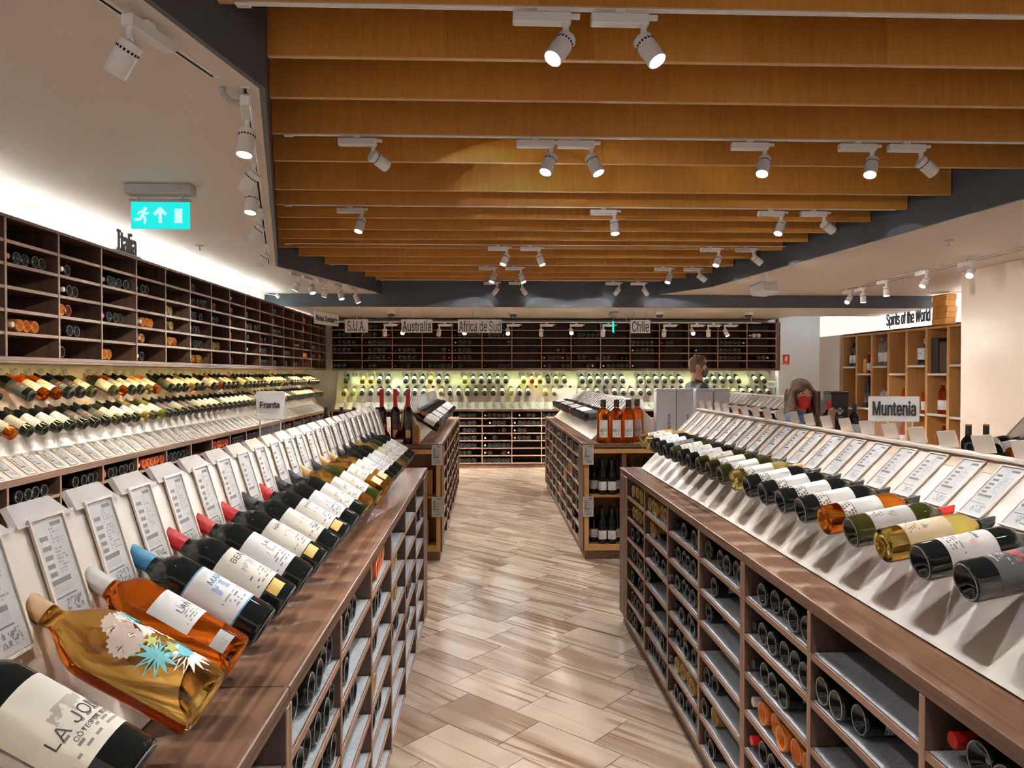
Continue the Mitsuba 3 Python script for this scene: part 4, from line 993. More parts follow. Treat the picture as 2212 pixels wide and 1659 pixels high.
# red-capped bottles, carafes, basket on the far left counter
m, uv = shell(.0368, .040, .225, -math.radians(38), math.radians(38), 8)
m2, uv2 = shell(.0372, .050, .110, -math.radians(30), math.radians(30), 8)
proto('slim', bottle_parts('slim', 'glass_dark', 'cap_red', None, .036, 24, cap_z=.290, extra=[('front_label', mikit.ply(m, None, True, uv=uv), 'label_dark'), ('lower_label', mikit.ply(m2, None, True, uv=uv2), 'label_kraft')]))
for i, (x, y) in enumerate(((-.905, 6.385), (-.788, 6.385), (-.672, 6.330))):
    stand('slim_bottle', 'slim', x, y, 1.0005, f'tall slim dark bottle with long red cap, {nth(i)} from left on the far left counter', 'slim red-capped bottles', (.1, -1, 0), 1.085)
m, uv = shell(.0595, .022, .055, -math.radians(45), math.radians(45), 8)
proto('carafe', bottle_parts('carafe', 'wine_orange', 'cap_black', None, .0585, 28, cap_z=.225, extra=[('front_label', mikit.ply(m, None, True, uv=uv), 'label_white')]))
for i, (x, w) in enumerate(((-.866, 'left'), (-.742, 'right'))):
    stand('carafe_bottle', 'carafe', x, 6.325 if i == 0 else 6.31, 1.0005, f'round amber carafe in front of the slim red-capped bottles, the {w} one', 'amber carafes', s=.74)
t = thing('basket', 'small brown woven basket between the red-capped bottles and the left display', 'basket')
for k in range(8):
    z = 1.001 + .020 * k
    put(t, 'woven_strip', cbox(-.632 - .001 * (k % 2), -.570 + .001 * (k % 2), 6.285, 6.360, z, z + .016, .004), 'slat_wood')
for k in range(5): put(t, 'stake', cbox(-.631 + .0135 * k, -.625 + .0135 * k, 6.281, 6.2845, 1.001, 1.165, .001), 'oak_dull')
proto('standing_dark', bottle_parts('bordeaux', 'glass_dark', 'cap_black', 'label_white', .0385, 20))
proto('standing_redcap', bottle_parts('bordeaux', 'glass_dark', 'cap_red', 'label_red', .042, 24))
proto('standing_tancap', bottle_parts('bordeaux', 'glass_dark', 'cap_black', 'label_cream', .0385, 24, extra=[('seal', mikit.ply(lathe([(.0170, .296), (.0170, .304), (0, .304)], 14)), 'cap_tan')]))
for i, x in enumerate((-1.435, -1.300, -1.185, -1.045, -.975)):
    stand('standing_bottle', 'standing_dark', x, 6.60 + .02 * (i % 2), 1.0005, f'black-capped dark bottle behind the left display, {nth(i)} from left on the far left counter', 'black-capped bottles on the far left counter')

# ------------------------------------------------------------------ the counters further right
FR3 = Frame(2.58, 9.30, -90)
far_counter(FR3, 'walnut wine counter beyond the far right one, under black gift boxes', 0, 3.15, [.17 + .508 * k for k in range(6)], .976, True)
aisle_display(FR3, .10, 2.72, (.120, 1.0045), (.488, 1.375), 1.235, 11, .262, 'OGKPPXDYDAGDDXOD', 'cream acrylic bottle display behind the grey gift boxes', 'display behind the gift boxes', 'right')
for i, (x0, x1) in enumerate(((2.774, 2.894), (2.985, 3.140))):
    t = carton(x0, x1, 6.23, 6.38, 1.0005, 1.450, 'box_black', f'tall black gift box with pale paw emblem, {nth(i)} from left beside the woman', 'gift box', 'gift_box', 'black gift boxes', .02)
    xm, yf = (x0 + x1) / 2, 6.2296
    paw = [sg.Point(0, -.012).buffer(.016, 6)] + [shapely.affinity.rotate(shapely.affinity.scale(sg.Point(0, 0).buffer(.009, 6), .8, 1.35), r).__class__(shapely.affinity.translate(shapely.affinity.rotate(shapely.affinity.scale(sg.Point(0, 0).buffer(.009, 6), .75, 1.35), r), a, b).exterior) for a, b, r in ((-.024, .004, 25), (-.009, .022, 8), (.009, .022, -8), (.024, .004, -25))]
    em = put(t, 'paw_emblem', join(*[xf(prism(p, 0, .001), basis((xm, yf, 1.275), (1, 0, 0), (0, 0, 1), (0, -1, 0))) for p in paw]), 'paper')
    put(t, 'lettering', xf(lettering('LUPI', .020, .001), basis((xm, yf, 1.225), (1, 0, 0), (0, 0, 1), (0, -1, 0))), 'paper')
stand('standing_bottle', 'standing_redcap', 2.940, 6.175, 1.0005, 'dark bottle with red cap standing between the two black gift boxes', s=1.22)
stand('standing_bottle', 'standing_dark', 3.165, 6.175, 1.0005, 'black-capped dark bottle at the right corner of the right black gift box', s=1.15)
FR4 = Frame(2.58, 4.35, -90)
far_counter(FR4, 'walnut wine counter at the right edge, beside the glossy cream wall', 0, 4.6, [.30 + .508 * k for k in range(8)], .976, False)
aisle_display(FR4, .32, 3.2, (.120, 1.0045), (.488, 1.375), 1.235, 11, .262, 'DDODXDODDDDDDDDDDD', 'cream acrylic bottle display at the right edge, beside the cream wall', 'display at the right edge', 'right')
for i, x in enumerate((2.845, 2.952)): stand('standing_bottle', 'standing_tancap', x, 4.215, 1.0005, f'dark upright bottle with tan seal, {"left" if i == 0 else "right"} of the pair at the right edge', 'upright bottles at the right edge')

# ------------------------------------------------------------------ spirits wall
FS = Frame(XS, 13.10, -90)
for k in range(10):
    a, b = .060 + .506 * k, .060 + .506 * (k + 1)
    if 13.1 - b < 7.95: b = 13.1 - 7.95
    zs = [2.285, 1.735, 1.01, .42, .02] if k % 2 == 0 else [2.285, 1.612, 1.03, .45, .02]
    t = thing('spirits_cabinet', f'tall oak cubby cabinet for spirits, {nth(k)} from left under the white sign band', 'cabinet', 'oak spirits cabinets')
    P = lambda n, bx, m: put(t, n, FS.mesh(bx), m)
    for x in (a + .0005, b - .0305): P('side', cbox(x, x + .030, 0, .36, .02, 2.285, .003), 'oak_z')
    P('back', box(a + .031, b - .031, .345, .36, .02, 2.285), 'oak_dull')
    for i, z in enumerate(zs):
        P('shelf', cbox(a + .031, b - .031, .002, .344, z - .03, z, .002), 'oak_y')
        if 0 < i < 4: P('shelf_strip', cbox(a + .034, b - .034, -.004, .0015, z - .034, z - .002, .001), 'box_grey')
structure('wall_sign_band', box(XS + .02, XS + .40, 8.0, 13.99, 2.312, 2.728), 'paint_white')
t = thing('glow_sign_band', 'white sign band reading Spirits of the World, spotlit glow added as emission', 'sign')
put(t, 'panel', box(XS + .004, XS + .018, 9.0, 11.75, 2.312, 2.70), 'paint_white', emitter={'type': 'area', 'radiance': rgb([1.5, 1.5, 1.48]), 'sampling_weight': 1.0})  # emission stands in for spotlights falling on this white panel
put(t, 'side_panel', box(XS + .004, XS + .018, 11.755, 13.95, 2.318, 2.70), 'paint_white', emitter={'type': 'area', 'radiance': rgb([.52, .48, .44]), 'sampling_weight': .6})  # faint emission added so this cream panel looks lit
put(t, 'lettering', xf(lettering('Spirits of the World', .190, .016, 1.15), basis((XS + .003, 10.99, 2.470), (0, -1, 0), (0, 0, 1), (-1, 0, 0))), 'ink')
for k in range(5):
    tw = .012 * ((k * 7) % 3 - 1)
    tag(put(None, 'timber_block', cbox(XS - .16 + tw, XS - .01 + tw, 9.80, 10.12 + tw, 2.2865 + .083 * k, 2.2865 + .083 * k + .082, .004), 'slat_wood'), f'rough brown timber block on top of the spirits cabinets, {nth(k)} from below', 'timber block', 'stacked timber blocks')
proto('spirit_green', bottle_parts('whisky', 'glass_green', 'cap_black', 'label_white', .045, 18))
proto('spirit_clear', bottle_parts('whisky', 'clear_bottle', 'cap_black', 'label_white', .048, 18))
proto('spirit_blue', bottle_parts('carafe', 'glass_dark', 'cap_gold', 'label_blue', .065, 18))
proto('spirit_amber', bottle_parts('whisky', 'wine_orange', 'cap_tan', 'label_white', .048, 18))
proto('spirit_red', bottle_parts('whisky', 'glass_dark', 'cap_black', 'label_red', .045, 18))
def cubby(k, xo, yo, z, pr, label, s=1.3): stand('spirits_bottle', pr, *FS.at(shift(.060 + .506 * k + xo, yo, z + .0005))[:3, 3], label + ' in the oak spirits cabinets', 'bottles in the spirits cabinets', (-1, -.4, 0), s)
for i, xo in enumerate((.20, .34)): cubby(0, xo, .10, 1.735, 'spirit_green', f'green bottle, top cubby at the far left, {["left", "right"][i]} one')
for i, xo in enumerate((.25, .38)): cubby(1, xo, .12, 1.612, 'spirit_amber', f'amber bottle, second top cubby from left, {["left", "right"][i]} one', 1.15)
carton(*[XS + .06, XS + .16, 12.42 - .10, 12.42, 1.6125, 1.86], 'slat_wood', 'brown gift box beside amber bottles, second top cubby of the spirits cabinets', 'gift box', 'gift_box', None, .02)
for i, xo in enumerate((.16, .33)): cubby(2, xo, .10, 1.735, 'spirit_clear', f'clear bottle with white label, third top cubby, {["left", "right"][i]} one', 1.45)
cubby(4, .30, .12, 1.735, 'spirit_blue', 'dark round bottle with blue label, fifth top cubby', 1.7)
carton(XS + .05, XS + .20, 10.51 - .20, 10.51 - .04, 1.6125, 2.12, 'box_black', 'tall black gift box in the sixth top cubby of the spirits cabinets', 'gift box', 'gift_box', None, .02)
carton(XS + .05, XS + .20, 10.51 - .42, 10.51 - .23, 1.6125, 2.06, 'walnut_dark', 'dark patterned gift box in the sixth top cubby of the spirits cabinets', 'gift box', 'gift_box', None, .02)
cubby(6, .30, .12, 1.735, 'spirit_blue', 'dark round bottle, seventh top cubby', 1.6)
cubby(1, .24, .10, 1.03, 'spirit_red', 'dark bottle with red-marked label, second middle cubby', 1.6)
for i, xo in enumerate((.17, .32)): cubby(2, xo, .12, 1.01, 'spirit_clear', f'clear bottle, third middle cubby, {["left", "right"][i]} one', 1.15)
cubby(3, .26, .12, 1.03, 'spirit_amber', 'amber bottle, fourth middle cubby', 1.1)
for i, xo in enumerate((.24, .40)): cubby(5, xo, .10, 1.03, 'spirit_amber', f'amber bottle with white label, sixth middle cubby, {["left", "right"][i]} one', 1.3)
cubby(4, .30, .12, 1.01, 'spirit_amber', 'amber bottle, fifth middle cubby', 1.2)
for k in (3, 5): cubby(k, .25, .12, .45, 'spirit_amber', f'amber bottle, {nth(k)} lower cubby', 1.3)

# ------------------------------------------------------------------ signs and ceiling fittings
def plate_sign(label, text, o, xd, zd, w, h, letter, lw=None, edge='clear', rods=(), m='sign_face'):
    t = thing('hanging_sign', label, 'sign')
    yd = np.cross(zd, xd)
    M = basis(o, xd, yd, zd)
    put(t, 'panel', xf(cbox(-w / 2, w / 2, -h / 2, h / 2, 0, .012, .002), M), m)
    put(t, 'lettering', xf(lettering(text, letter, .006, lw), M @ shift(0, 0, .0125)), 'ink')
    for rx, top in rods:
        p = (M @ np.array([rx, h / 2, .006, 1]))[:3]
        put(t, 'rod', box(p[0] - .003, p[0] + .003, p[1] - .003, p[1] + .003, p[2], top), 'grey_plastic')
    return t
for nm, x0, x1, tx in (('S.U.A.', -2.104, -1.761, .26), ('Australia', -1.265, -.805, .42), ('Africa de Sud', -.423, .237, .62), ('Chile', 2.185, 2.480, .26)):
    plate_sign(f'white hanging sign reading {nm} in front of the back rack', nm, ((x0 + x1) / 2, 11.0, 2.318), (1, 0, 0), (0, -1, 0), x1 - x0, .20, .150, tx, rods=((-.1, ZLOW), (.1, ZLOW)))
plate_sign('white hanging sign reading Noua Zeelanda near the left back corner', 'Noua Zeelanda', (-2.44, 11.28, 2.440), unit((.25, .97, 0)), unit((.97, -.25, 0)), .80, .185, .085, .70, rods=((-.2, ZLOW), (.2, ZLOW)))
t = thing('standing_sign', 'black letters reading Italia standing on top of the left wall rack', 'sign')
put(t, 'lettering', xf(lettering('Italia', .150, .012, .28), basis((-2.67, 5.54, 2.574), (0, 1, 0), (0, 0, 1), (1, 0, 0))), 'ink')
put(t, 'base_bar', box(-2.68, -2.65, 5.34, 5.74, 2.4865, 2.496), 'grey_plastic')
# exit sign on the left soffit
t = thing('exit_sign', 'lit turquoise emergency exit sign with running man, arrow and door, on the left soffit', 'exit sign')
ex, ey = -1.945, 4.46
put(t, 'housing', cbox(ex - .195, ex + .195, ey - .05, ey + .05, ZS - .062, ZS - .0005, .006), 'grey_plastic')
for s in (-1, 1): put(t, 'hanger', box(ex + s * .13 - .004, ex + s * .13 + .004, ey - .004, ey + .004, ZS - .085, ZS - .062), 'grey_plastic')
put(t, 'top_rail', cbox(ex - .180, ex + .180, ey - .016, ey + .016, ZS - .102, ZS - .085, .003), 'grey_plastic')
matte('exit_green', (.02, .50, .48)); matte('exit_pale', (.5, .9, .85))
put(t, 'panel', cbox(ex - .172, ex + .172, ey - .006, ey + .006, ZS - .262, ZS - .102, .002), 'exit_green', emitter={'type': 'area', 'radiance': rgb([.010, .45, .44]), 'sampling_weight': .3})
EM = basis((ex, ey - .0062, ZS - .182), (1, 0, 0), (0, 0, 1), (0, -1, 0))
def glyph(poly, name):
    put(t, name, xf(prism(poly, 0, .002), EM), 'exit_pale', emitter={'type': 'area', 'radiance': rgb([.28, .80, .76]), 'sampling_weight': .05})
glyph(sg.Polygon([(-.009, -.045), (.009, -.045), (.009, .015), (.030, -.002), (.040, .012), (.006, .048), (-.006, .048), (-.040, .012), (-.030, -.002), (-.009, .015)]), 'arrow')
glyph(sg.box(.085, -.045, .130, .040), 'door_symbol')
man = sg.Point(-.088, .038).buffer(.011, 8)
def limb(pts, w): return sg.LineString(pts).buffer(w, 6)
man = shapely.union_all([man, limb([(-.095, .022), (-.104, -.004)], .010), limb([(-.096, .022), (-.082, .008), (-.070, .014)], .005), limb([(-.098, .022), (-.116, .022), (-.128, .008)], .005), limb([(-.103, -.004), (-.088, -.018), (-.090, -.044)], .007), limb([(-.106, -.004), (-.118, -.024), (-.145, -.026)], .007), limb([(-.095, .024), (-.088, .038)], .006)])
glyph(man, 'running_man')
t = thing('exit_sign', 'small turquoise exit sign seen edge-on, hanging before the back rack', 'exit sign')
p = at_y(1325, 708, 11.2)
put(t, 'housing', cbox(p[0] - .04, p[0] + .05, 11.05, 11.40, ZLOW - .05, ZLOW - .0005, .004), 'grey_plastic')
put(t, 'hanger', box(p[0] - .003, p[0] + .003, 11.20, 11.21, 2.41, ZLOW - .05), 'grey_plastic')
put(t, 'panel', xf(cbox(-.14, .14, -.006, .006, -.085, .085, .002), shift(p[0], 11.22, 2.325) @ rot([0, 0, 1], 76)), 'exit_green', emitter={'type': 'area', 'radiance': rgb([.010, .45, .44]), 'sampling_weight': .1})
t = thing('power_cable', 'short curved grey cable between the soffit and the left track', 'cable')
put(t, 'sleeve', tube([(-1.040, 2.935, ZS - .0005), (-1.036, 2.940, ZS - .022), (-1.016, 2.955, ZS - .045), (-.985, 2.975, ZS - .050), (-.962, 2.985, ZS - .035), (-.958, 2.99, ZS - .008)], .011, 10), 'grey_plastic', True)
t = thing('bracket_lamp', 'small white bracket light high on the left wall near the back beam', 'wall lamp')
put(t, 'arm', tube([(XL + .0005, 9.70, 2.66), (-2.95, 9.76, 2.665), (-2.80, 9.90, 2.65)], .006, 8), 'lamp_white', True)
put(t, 'head', xf(lathe([(0, -.03), (.022, -.03), (.026, .03), (0, .03)], 14), aim((-2.79, 9.91, 2.645), (.6, .4, -.6))), 'lamp_white', 40)
put(t, 'wall_plate', cbox(XL + .0005, XL + .02, 9.66, 9.74, 2.62, 2.70, .003), 'lamp_white')
def sprinkler(x, y, z, label):
    t = thing('sprinkler', label, 'sprinkler')
    put(t, 'cover_plate', xf(lathe([(0, -.006), (.035, -.006), (.038, -.0005), (0, -.0005)], 16), shift(x, y, z)), 'grey_plastic')
    put(t, 'stem', xf(lathe([(0, -.04), (.008, -.04), (.008, -.006), (0, -.006)], 10), shift(x, y, z)), 'metal_brass')
    put(t, 'deflector', xf(lathe([(0, -.045), (.016, -.044), (.016, -.041), (0, -.04)], 12), shift(x, y, z)), 'metal_brass')
metal('metal_brass', (.55, .45, .35), .25)
for u, v, w in ((431, 530, 'left of the exit sign track, on the left soffit'), (2050, 519, 'on the right soffit between slats and track'), (1647, 620, 'below the white projector on the right soffit')):
    p = at_z(u, v, ZS); sprinkler(p[0], p[1], ZS, 'small brass sprinkler head ' + w)
for i, (u, w) in enumerate(((845, 'beside the S.U.A. sign'), (1108, 'beside the Africa de Sud sign'), (1425, 'beside the Chile sign'), (1617, 'at the right end of the back track'))):
    p = at_y(u, 697, 11.1)
    t = thing('dome_camera', f'small dark dome camera under the low ceiling {w}', 'camera', 'dome cameras')
    put(t, 'base', xf(lathe([(0, -.045), (.060, -.045), (.066, -.040), (.066, -.0005), (0, -.0005)], 20), shift(p[0], 11.1, ZLOW)), 'lamp_white')
    put(t, 'dome', xf(lathe([(.052, -.0455), (.048, -.070), (.030, -.090), (0, -.098)], 18), shift(p[0], 11.1, ZLOW)), 'black_plastic')
p = at_z(1655, 588, ZS)
t = thing('wall_projector', 'white box projector on a bracket at the edge of the right soffit', 'projector')
Q = shift(p[0], p[1], ZS - .19) @ rot([0, 0, 1], 25) @ rot([1, 0, 0], -12)
put(t, 'body', xf(cbox(-.16, .08, -.10, .10, -.06, .06, .02), Q), 'lamp_white')
put(t, 'front_grille', xf(cbox(-.15, .07, -.106, -.1005, -.05, .05, .004), Q), 'box_grey')
put(t, 'bracket', box(p[0] - .012, p[0] + .012, p[1] - .012, p[1] + .012, ZS - .13, ZS - .0005), 'lamp_white')
put(t, 'bracket_plate', xf(cbox(.082, .150, -.06, .06, -.05, .10, .01), Q), 'lamp_white')
# fire extinguisher sign on the pale panel
t = thing('safety_sign', 'red fire extinguisher sign on the pale wall panel at the back', 'sign')
p = at_y(1698, 776, 12.397)
FM = basis((p[0], 12.397, p[2] + .02), (1, 0, 0), (0, 0, 1), (0, -1, 0))
put(t, 'plate', xf(cbox(-.058, .058, -.065, .055, 0, .003, .001), FM), 'signal_red')
put(t, 'extinguisher_symbol', xf(prism(sg.box(-.016, -.05, .016, .018).buffer(.006).union(sg.box(-.007, .018, .007, .040)).union(limb([(.0, .036), (.024, .030), (.026, -.01)], .003)), .0031, .0045), FM), 'paper')
put(t, 'lower_plate', xf(cbox(-.058, .058, -.108, -.071, 0, .003, .001), FM), 'signal_red')
put(t, 'stripe', xf(box(-.05, .05, -.092, -.087, .0031, .0042), FM), 'paper')
# acrylic table signs standing at the ridges of the near displays
def table_sign(label, o, xd, w, h, stem_h, text, letter, lw):
    t = thing('table_sign', label, 'sign')
    xd = unit(xd); zd = np.cross(xd, (0, 0, 1.0))
    M = basis(o, xd, (0, 0, 1), zd)
    put(t, 'plate', xf(cbox(-w / 2, w / 2, 0, h, -.008, .0, .002), M), 'sign_face')
    put(t, 'back_plate', xf(cbox(-w / 2 + .004, w / 2 + .004, .002, h - .002, -.014, -.0085, .002), M), 'box_grey')
    if text: put(t, 'lettering', xf(lettering(text, letter, .005, lw, True), M @ shift(0, h * .52, .0002)), 'ink')
    else: put(t, 'print_block', xf(cbox(-lw / 2, lw / 2, h * .3, h * .75, .0002, .002, .0005), M), 'grey_plastic')
    put(t, 'stand', xf(cbox(-w * .38, w * .38, -stem_h, -.0005, -.012, -.007, .001), M), 'clear_acrylic')
    for s in (-1, 1): put(t, 'stand_edge', xf(cbox(s * w * .38 - .002, s * w * .38 + .002, -stem_h, -.0005, -.013, -.006, .0005), M), 'acrylic_cream')
    return t
p = at_x(1931, 908, 1.47)
table_sign('white acrylic table sign reading Muntenia on the right aisle display', p + [0, 0, -.005], (1, -.22, 0), .170, .092, .19, 'Muntenia', .048, .145)
p = at_x(583, 906, -.80)
table_sign('white acrylic table sign reading Franta on the left aisle display', p, (1, .1, 0), .098, .104, .20, 'Franta', .022, .070)
p = at_y(1666, 838, 12.50)
table_sign('small white table sign at the right end of the back wall display', p, (1, -.1, 0), .16, .12, .09, None, .05, .10)

# ------------------------------------------------------------------ people
plastic('skin_fair', (.60, .34, .23), .45, 1.35)
plastic('skin_tan', (.52, .27, .175), .45, 1.35)
plastic('hand_skin', (.42, .17, .10), .45, 1.35)
def strand(dark, light):
    def fn(p, n, uv): return mix(dark, light, dr.clip(.6 * noise(p.x * 160.0, p.y * 160.0, p.z * 12.0) + .5 * noise(p.x * 30.0, p.y * 30.0, p.z * 5.0) - .05, 0, 1))
    return proc(fn)
plastic('hair_brown', strand((.028, .011, .005), (.155, .070, .032)), .4)
plastic('hair_short', strand((.035, .016, .007), (.17, .080, .034)), .4)
plastic('denim', (.13, .22, .38), .6)
plastic('shirt_dark', (.022, .026, .032), .5)
plastic('shirt_white', (.62, .58, .55), .5)
plastic('trousers_dark', (.02, .022, .03), .5)
plastic('mask_red', (.66, .018, .015), .5)
plastic('mask_black', (.018, .018, .02), .5)
plastic('eye_white', (.75, .72, .70), .2)
plastic('eye_iris', (.05, .025, .015), .15)
plastic('brow', (.07, .035, .02), .6)
plastic('lip', (.45, .16, .13), .4)
_sph = trimesh.creation.icosphere(subdivisions=2).vertices
def bone(p, r, q, s):
    return manifold3d.Manifold.hull_points(np.vstack([np.asarray(p) + _sph * np.asarray(r), np.asarray(q) + _sph * np.asarray(s)]))
def blend(bones, step=.012, it=14, cut=None):
    m = manifold3d.Manifold.batch_boolean(bones, manifold3d.OpType.Add)
    if cut is not None: m = m - cut
    m = m.refine_to_length(step).to_mesh()
    tm = trimesh.Trimesh(np.array(m.vert_properties[:, :3]), np.array(m.tri_verts), process=True)
    trimesh.smoothing.filter_taubin(tm, .5, -.53, it)
    return tri(tm)
def person(label, x, y, h, face_deg, head_deg, woman, arm_r, arm_l, skin, top_m, mask_m, hair_m):
    """local: stands at the origin facing -y, x to the viewer's right; arms as (elbow, wrist, fingertip direction)"""
    t = thing('person', label, 'person')
    B = shift(x, y) @ rot([0, 0, 1], face_deg)
    sw, hw = (.092 * h, .062 * h) if woman else (.108 * h, .055 * h)
    zc = lambda f: f * h
    hc = np.array([0, -.012, zc(.925)])                     # head centre
    Hd = shift(*hc) @ rot([0, 0, 1], head_deg)
    k = h * .132 / .232                                      # head size
    hp = lambda a: (Hd @ np.array([a[0] * k, a[1] * k, a[2] * k, 1]))[:3]
    sph = lambda a, r: (hp(a), np.asarray(r) * k)
    def hb(a, r, b, s): return bone(*sph(a, r), *sph(b, s))
    head = [hb((0, .022, .030), .080, (0, -.008, .038), .076), hb((0, -.010, .03), .070, (0, -.040, -.060), .040), hb((-.034, -.030, -.01), .036, (-.026, -.036, -.070), .026), hb((.034, -.030, -.01), .036, (.026, -.036, -.070), .026),
            hb((0, -.040, -.075), .030, (0, -.056, -.096), .020), hb((0, -.066, .018), .015, (0, -.096, -.022), .010), hb((-.011, -.084, -.028), .009, (.011, -.084, -.028), .009), hb((-.030, -.060, .022), .016, (.030, -.060, .022), .016),
            hb((0, .03, .0), .070, (0, .015, -.06), .055)]
    for s in (-1, 1): head.append(hb((s * .078, .012, .012), (.008, .018, .020), (s * .076, .010, -.028), (.007, .010, .012)))
    nb = np.array([0, .012, zc(.835)])
    chest, waist, pelvis = np.array([0, .0, zc(.735)]), np.array([0, .0, zc(.62)]), np.array([0, .008, zc(.53)])
    body = head + [bone(hp((0, .012, -.05)), .050 if woman else .058, nb, .052 if woman else .062), bone(nb, .05, chest + [0, 0, .05], .08)]
    tor = lambda e: [bone(chest + [-.065, 0, .03], (.085 + e, .095 + e, .10 + e), chest + [.065, 0, .03], (.085 + e, .095 + e, .10 + e)), bone(chest, (.13 + e, .10 + e, .10 + e), waist, (.105 + e, .085 + e, .08 + e)), bone(waist, (.11 + e, .085 + e, .08 + e), pelvis, (.145 + e, .10 + e, .09 + e)),
                     bone((-sw, .005, zc(.800)), .048 + e, (sw, .005, zc(.800)), .048 + e), bone((-sw, .005, zc(.797)), .050 + e, chest, .09 + e), bone((sw, .005, zc(.797)), .050 + e, chest, .09 + e), bone((0, .014, zc(.825)), .055 + e, (0, 0, zc(.79)), .07 + e)]
    def arm(s, el, wr, e, hand=True):
        sh = np.array([s * (sw + .012), .005, zc(.792)])
        return [bone(sh, .050 + e, el, .037 + e), bone(el, .038 + e, wr, (.026 if hand else .030) + e)]
    legs = lambda e: [b for s in (-1, 1) for b in (bone((s * hw * .9, .005, zc(.50)), .085 + e, (s * hw, -.005, zc(.285)), .055 + e), bone((s * hw, -.005, zc(.285)), .055 + e, (s * hw, .015, zc(.055)), .036 + e))]
    body += tor(0)
    hands = []
    for s, (el, wr, fd, pn) in ((-1, arm_r), (1, arm_l)):
        el, wr = np.array(el), np.array(wr)
        body += arm(s, el, wr, 0)
        fd, pn = unit(fd), unit(pn)
        sd = np.cross(pn, fd) * s
        palm0, palm1 = wr + fd * .018, wr + fd * .080
        hb_ = [bone(palm0 - sd * .015, .014, palm1 - sd * .030, .011), bone(palm0 + sd * .015, .014, palm1 + sd * .030, .011), bone(palm0 - sd * .01, .014, palm1 + sd * .028, .0115), bone(palm0, .016, palm1, .012)]
        hb_[1:1] = [bone(wr, .026, palm0, .022)]
        for i, (off, L) in enumerate(((-.030, .060), (-.010, .072), (.010, .078), (.030, .070))):
            p0 = palm1 + sd * off
            sp = unit(fd + sd * off * 4)
            p1 = p0 + sp * L * .45 + pn * .004; p2 = p1 + unit(sp + pn * .35) * L * .32; p3 = p2 + unit(sp + pn * .7) * L * .25
            hb_ += [bone(p0, .0095, p1, .0088), bone(p1, .0088, p2, .0080), bone(p2, .0080, p3, .0070)]
        q0 = palm0 + sd * .022; q1 = q0 + unit(fd * .6 + sd + pn * .3) * .036; q2 = q1 + unit(fd + sd * .5 + pn * .3) * .030
        hb_ += [bone(q0, .013, q1, .0105), bone(q1, .0105, q2, .0085)]
        hands.append(hb_)
    body += legs(0)
    for s in (-1, 1): body.append(bone((s * hw, .02, .045), .035, (s * hw, -.12, .028), .026))
    whole = body + [b for hh in hands for b in hh]
    put(t, 'body', xf(blend(whole, .010, 8), B), skin, True)
    def cloth(name, bones, m, cutz=None, it=12):
        cut = None
        if cutz is not None: cut = manifold3d.Manifold.cube([2, 2, 1], True).translate([0, 0, cutz + .5])
        return put(t, name, xf(blend(bones, .014, it, cut), B), m, True)
    sleeves = []
    for s, (el, wr, fd, pn) in ((-1, arm_r), (1, arm_l)):
        el, wr = np.array(el), np.array(wr)
        w2 = wr if woman else el + (wr - el) * .05
        sleeves += [bone(np.array([s * (sw + .012), .005, zc(.792)]), .060, el, .050), bone(el, .050, el + (w2 - el) * .93, .042)]
    cj = cloth('jacket' if woman else 'shirt', tor(.013) + sleeves, top_m, None)
    # collar: a band round the neck, open in front
    for s in (-1, 1):
        pts = [[s * .030, -.085, zc(.785)], [s * .085, -.050, zc(.800)], [s * .078, .045, zc(.832)], [s * .058, -.030, zc(.842)], [s * .052, .055, zc(.853)], [s * .062, -.060, zc(.808)], [s * .035, -.098, zc(.800)]]
        put(cj, 'collar', xf(hull(pts), B), top_m)
    if woman: put(t, 'top', xf(blend([bone((-.03, -.070, zc(.80)), .035, (.03, -.085, zc(.74)), .045), bone((0, -.06, zc(.795)), .04, (0, -.085, zc(.72)), .05)], .012, 8), B), 'shirt_white', True)
    cloth('trousers', legs(.014) + [bone(pelvis, (.15, .11, .08), (0, .005, zc(.50)), (.15, .11, .07))], 'trousers_dark')
    for s in (-1, 1): put(t, 'shoe', xf(blend([bone((s * hw, .03, .042), .042, (s * hw, -.13, .034), .034)], .012, 4, manifold3d.Manifold.cube([2, 2, .5], True).translate([0, 0, -.249])), B), 'shirt_dark', True)
    HB = B @ Hd @ np.diag([k, k, k, 1.0])
    for s in (-1, 1):
        ey = put(t, 'eye', xf((_sph * [.0135, .0105, .0085] + [s * .032, -.068, .006], trimesh.creation.icosphere(subdivisions=2).faces), HB), 'eye_white', True)
        put(ey, 'iris', xf((_sph * [.0078, .004, .0078] + [s * .032 + .002, -.0768, .006], trimesh.creation.icosphere(subdivisions=2).faces), HB), 'eye_iris', True)
        put(ey, 'eyelid', xf(hull(np.vstack([_sph * [.006, .004, .0028] + [s * .032 + a, -.0725 - b, .0150 - c] for a, b, c in ((-.012, -.002, .003), (0, .003, 0), (.012, -.002, .003))])), HB), skin, True)
        put(t, 'eyebrow', xf(hull(np.vstack([_sph * [.007, .004, .0032] + [s * (.016 + a), -.079 + b, .028 + c] for a, b, c in ((0, 0, 0), (.016, .001, .003), (.034, .010, -.003))])), HB), 'brow', True)
    # mask: cloth shell over nose, mouth and chin with ear loops
    mk = np.vstack([_sph * .006 + p for p in ((0, -.094, -.018), (0, -.107, -.034), (0, -.104, -.062), (0, -.078, -.112), (-.030, -.074, -.022), (.030, -.074, -.022), (-.062, -.034, -.030), (.062, -.034, -.030), (-.055, -.028, -.078), (.055, -.028, -.078), (-.034, -.058, -.106), (.034, -.058, -.106))])
    mm = manifold3d.Manifold.hull_points(mk)
    mt = put(t, 'face_mask', xf(blend([mm], .008, 4), HB), mask_m, True)
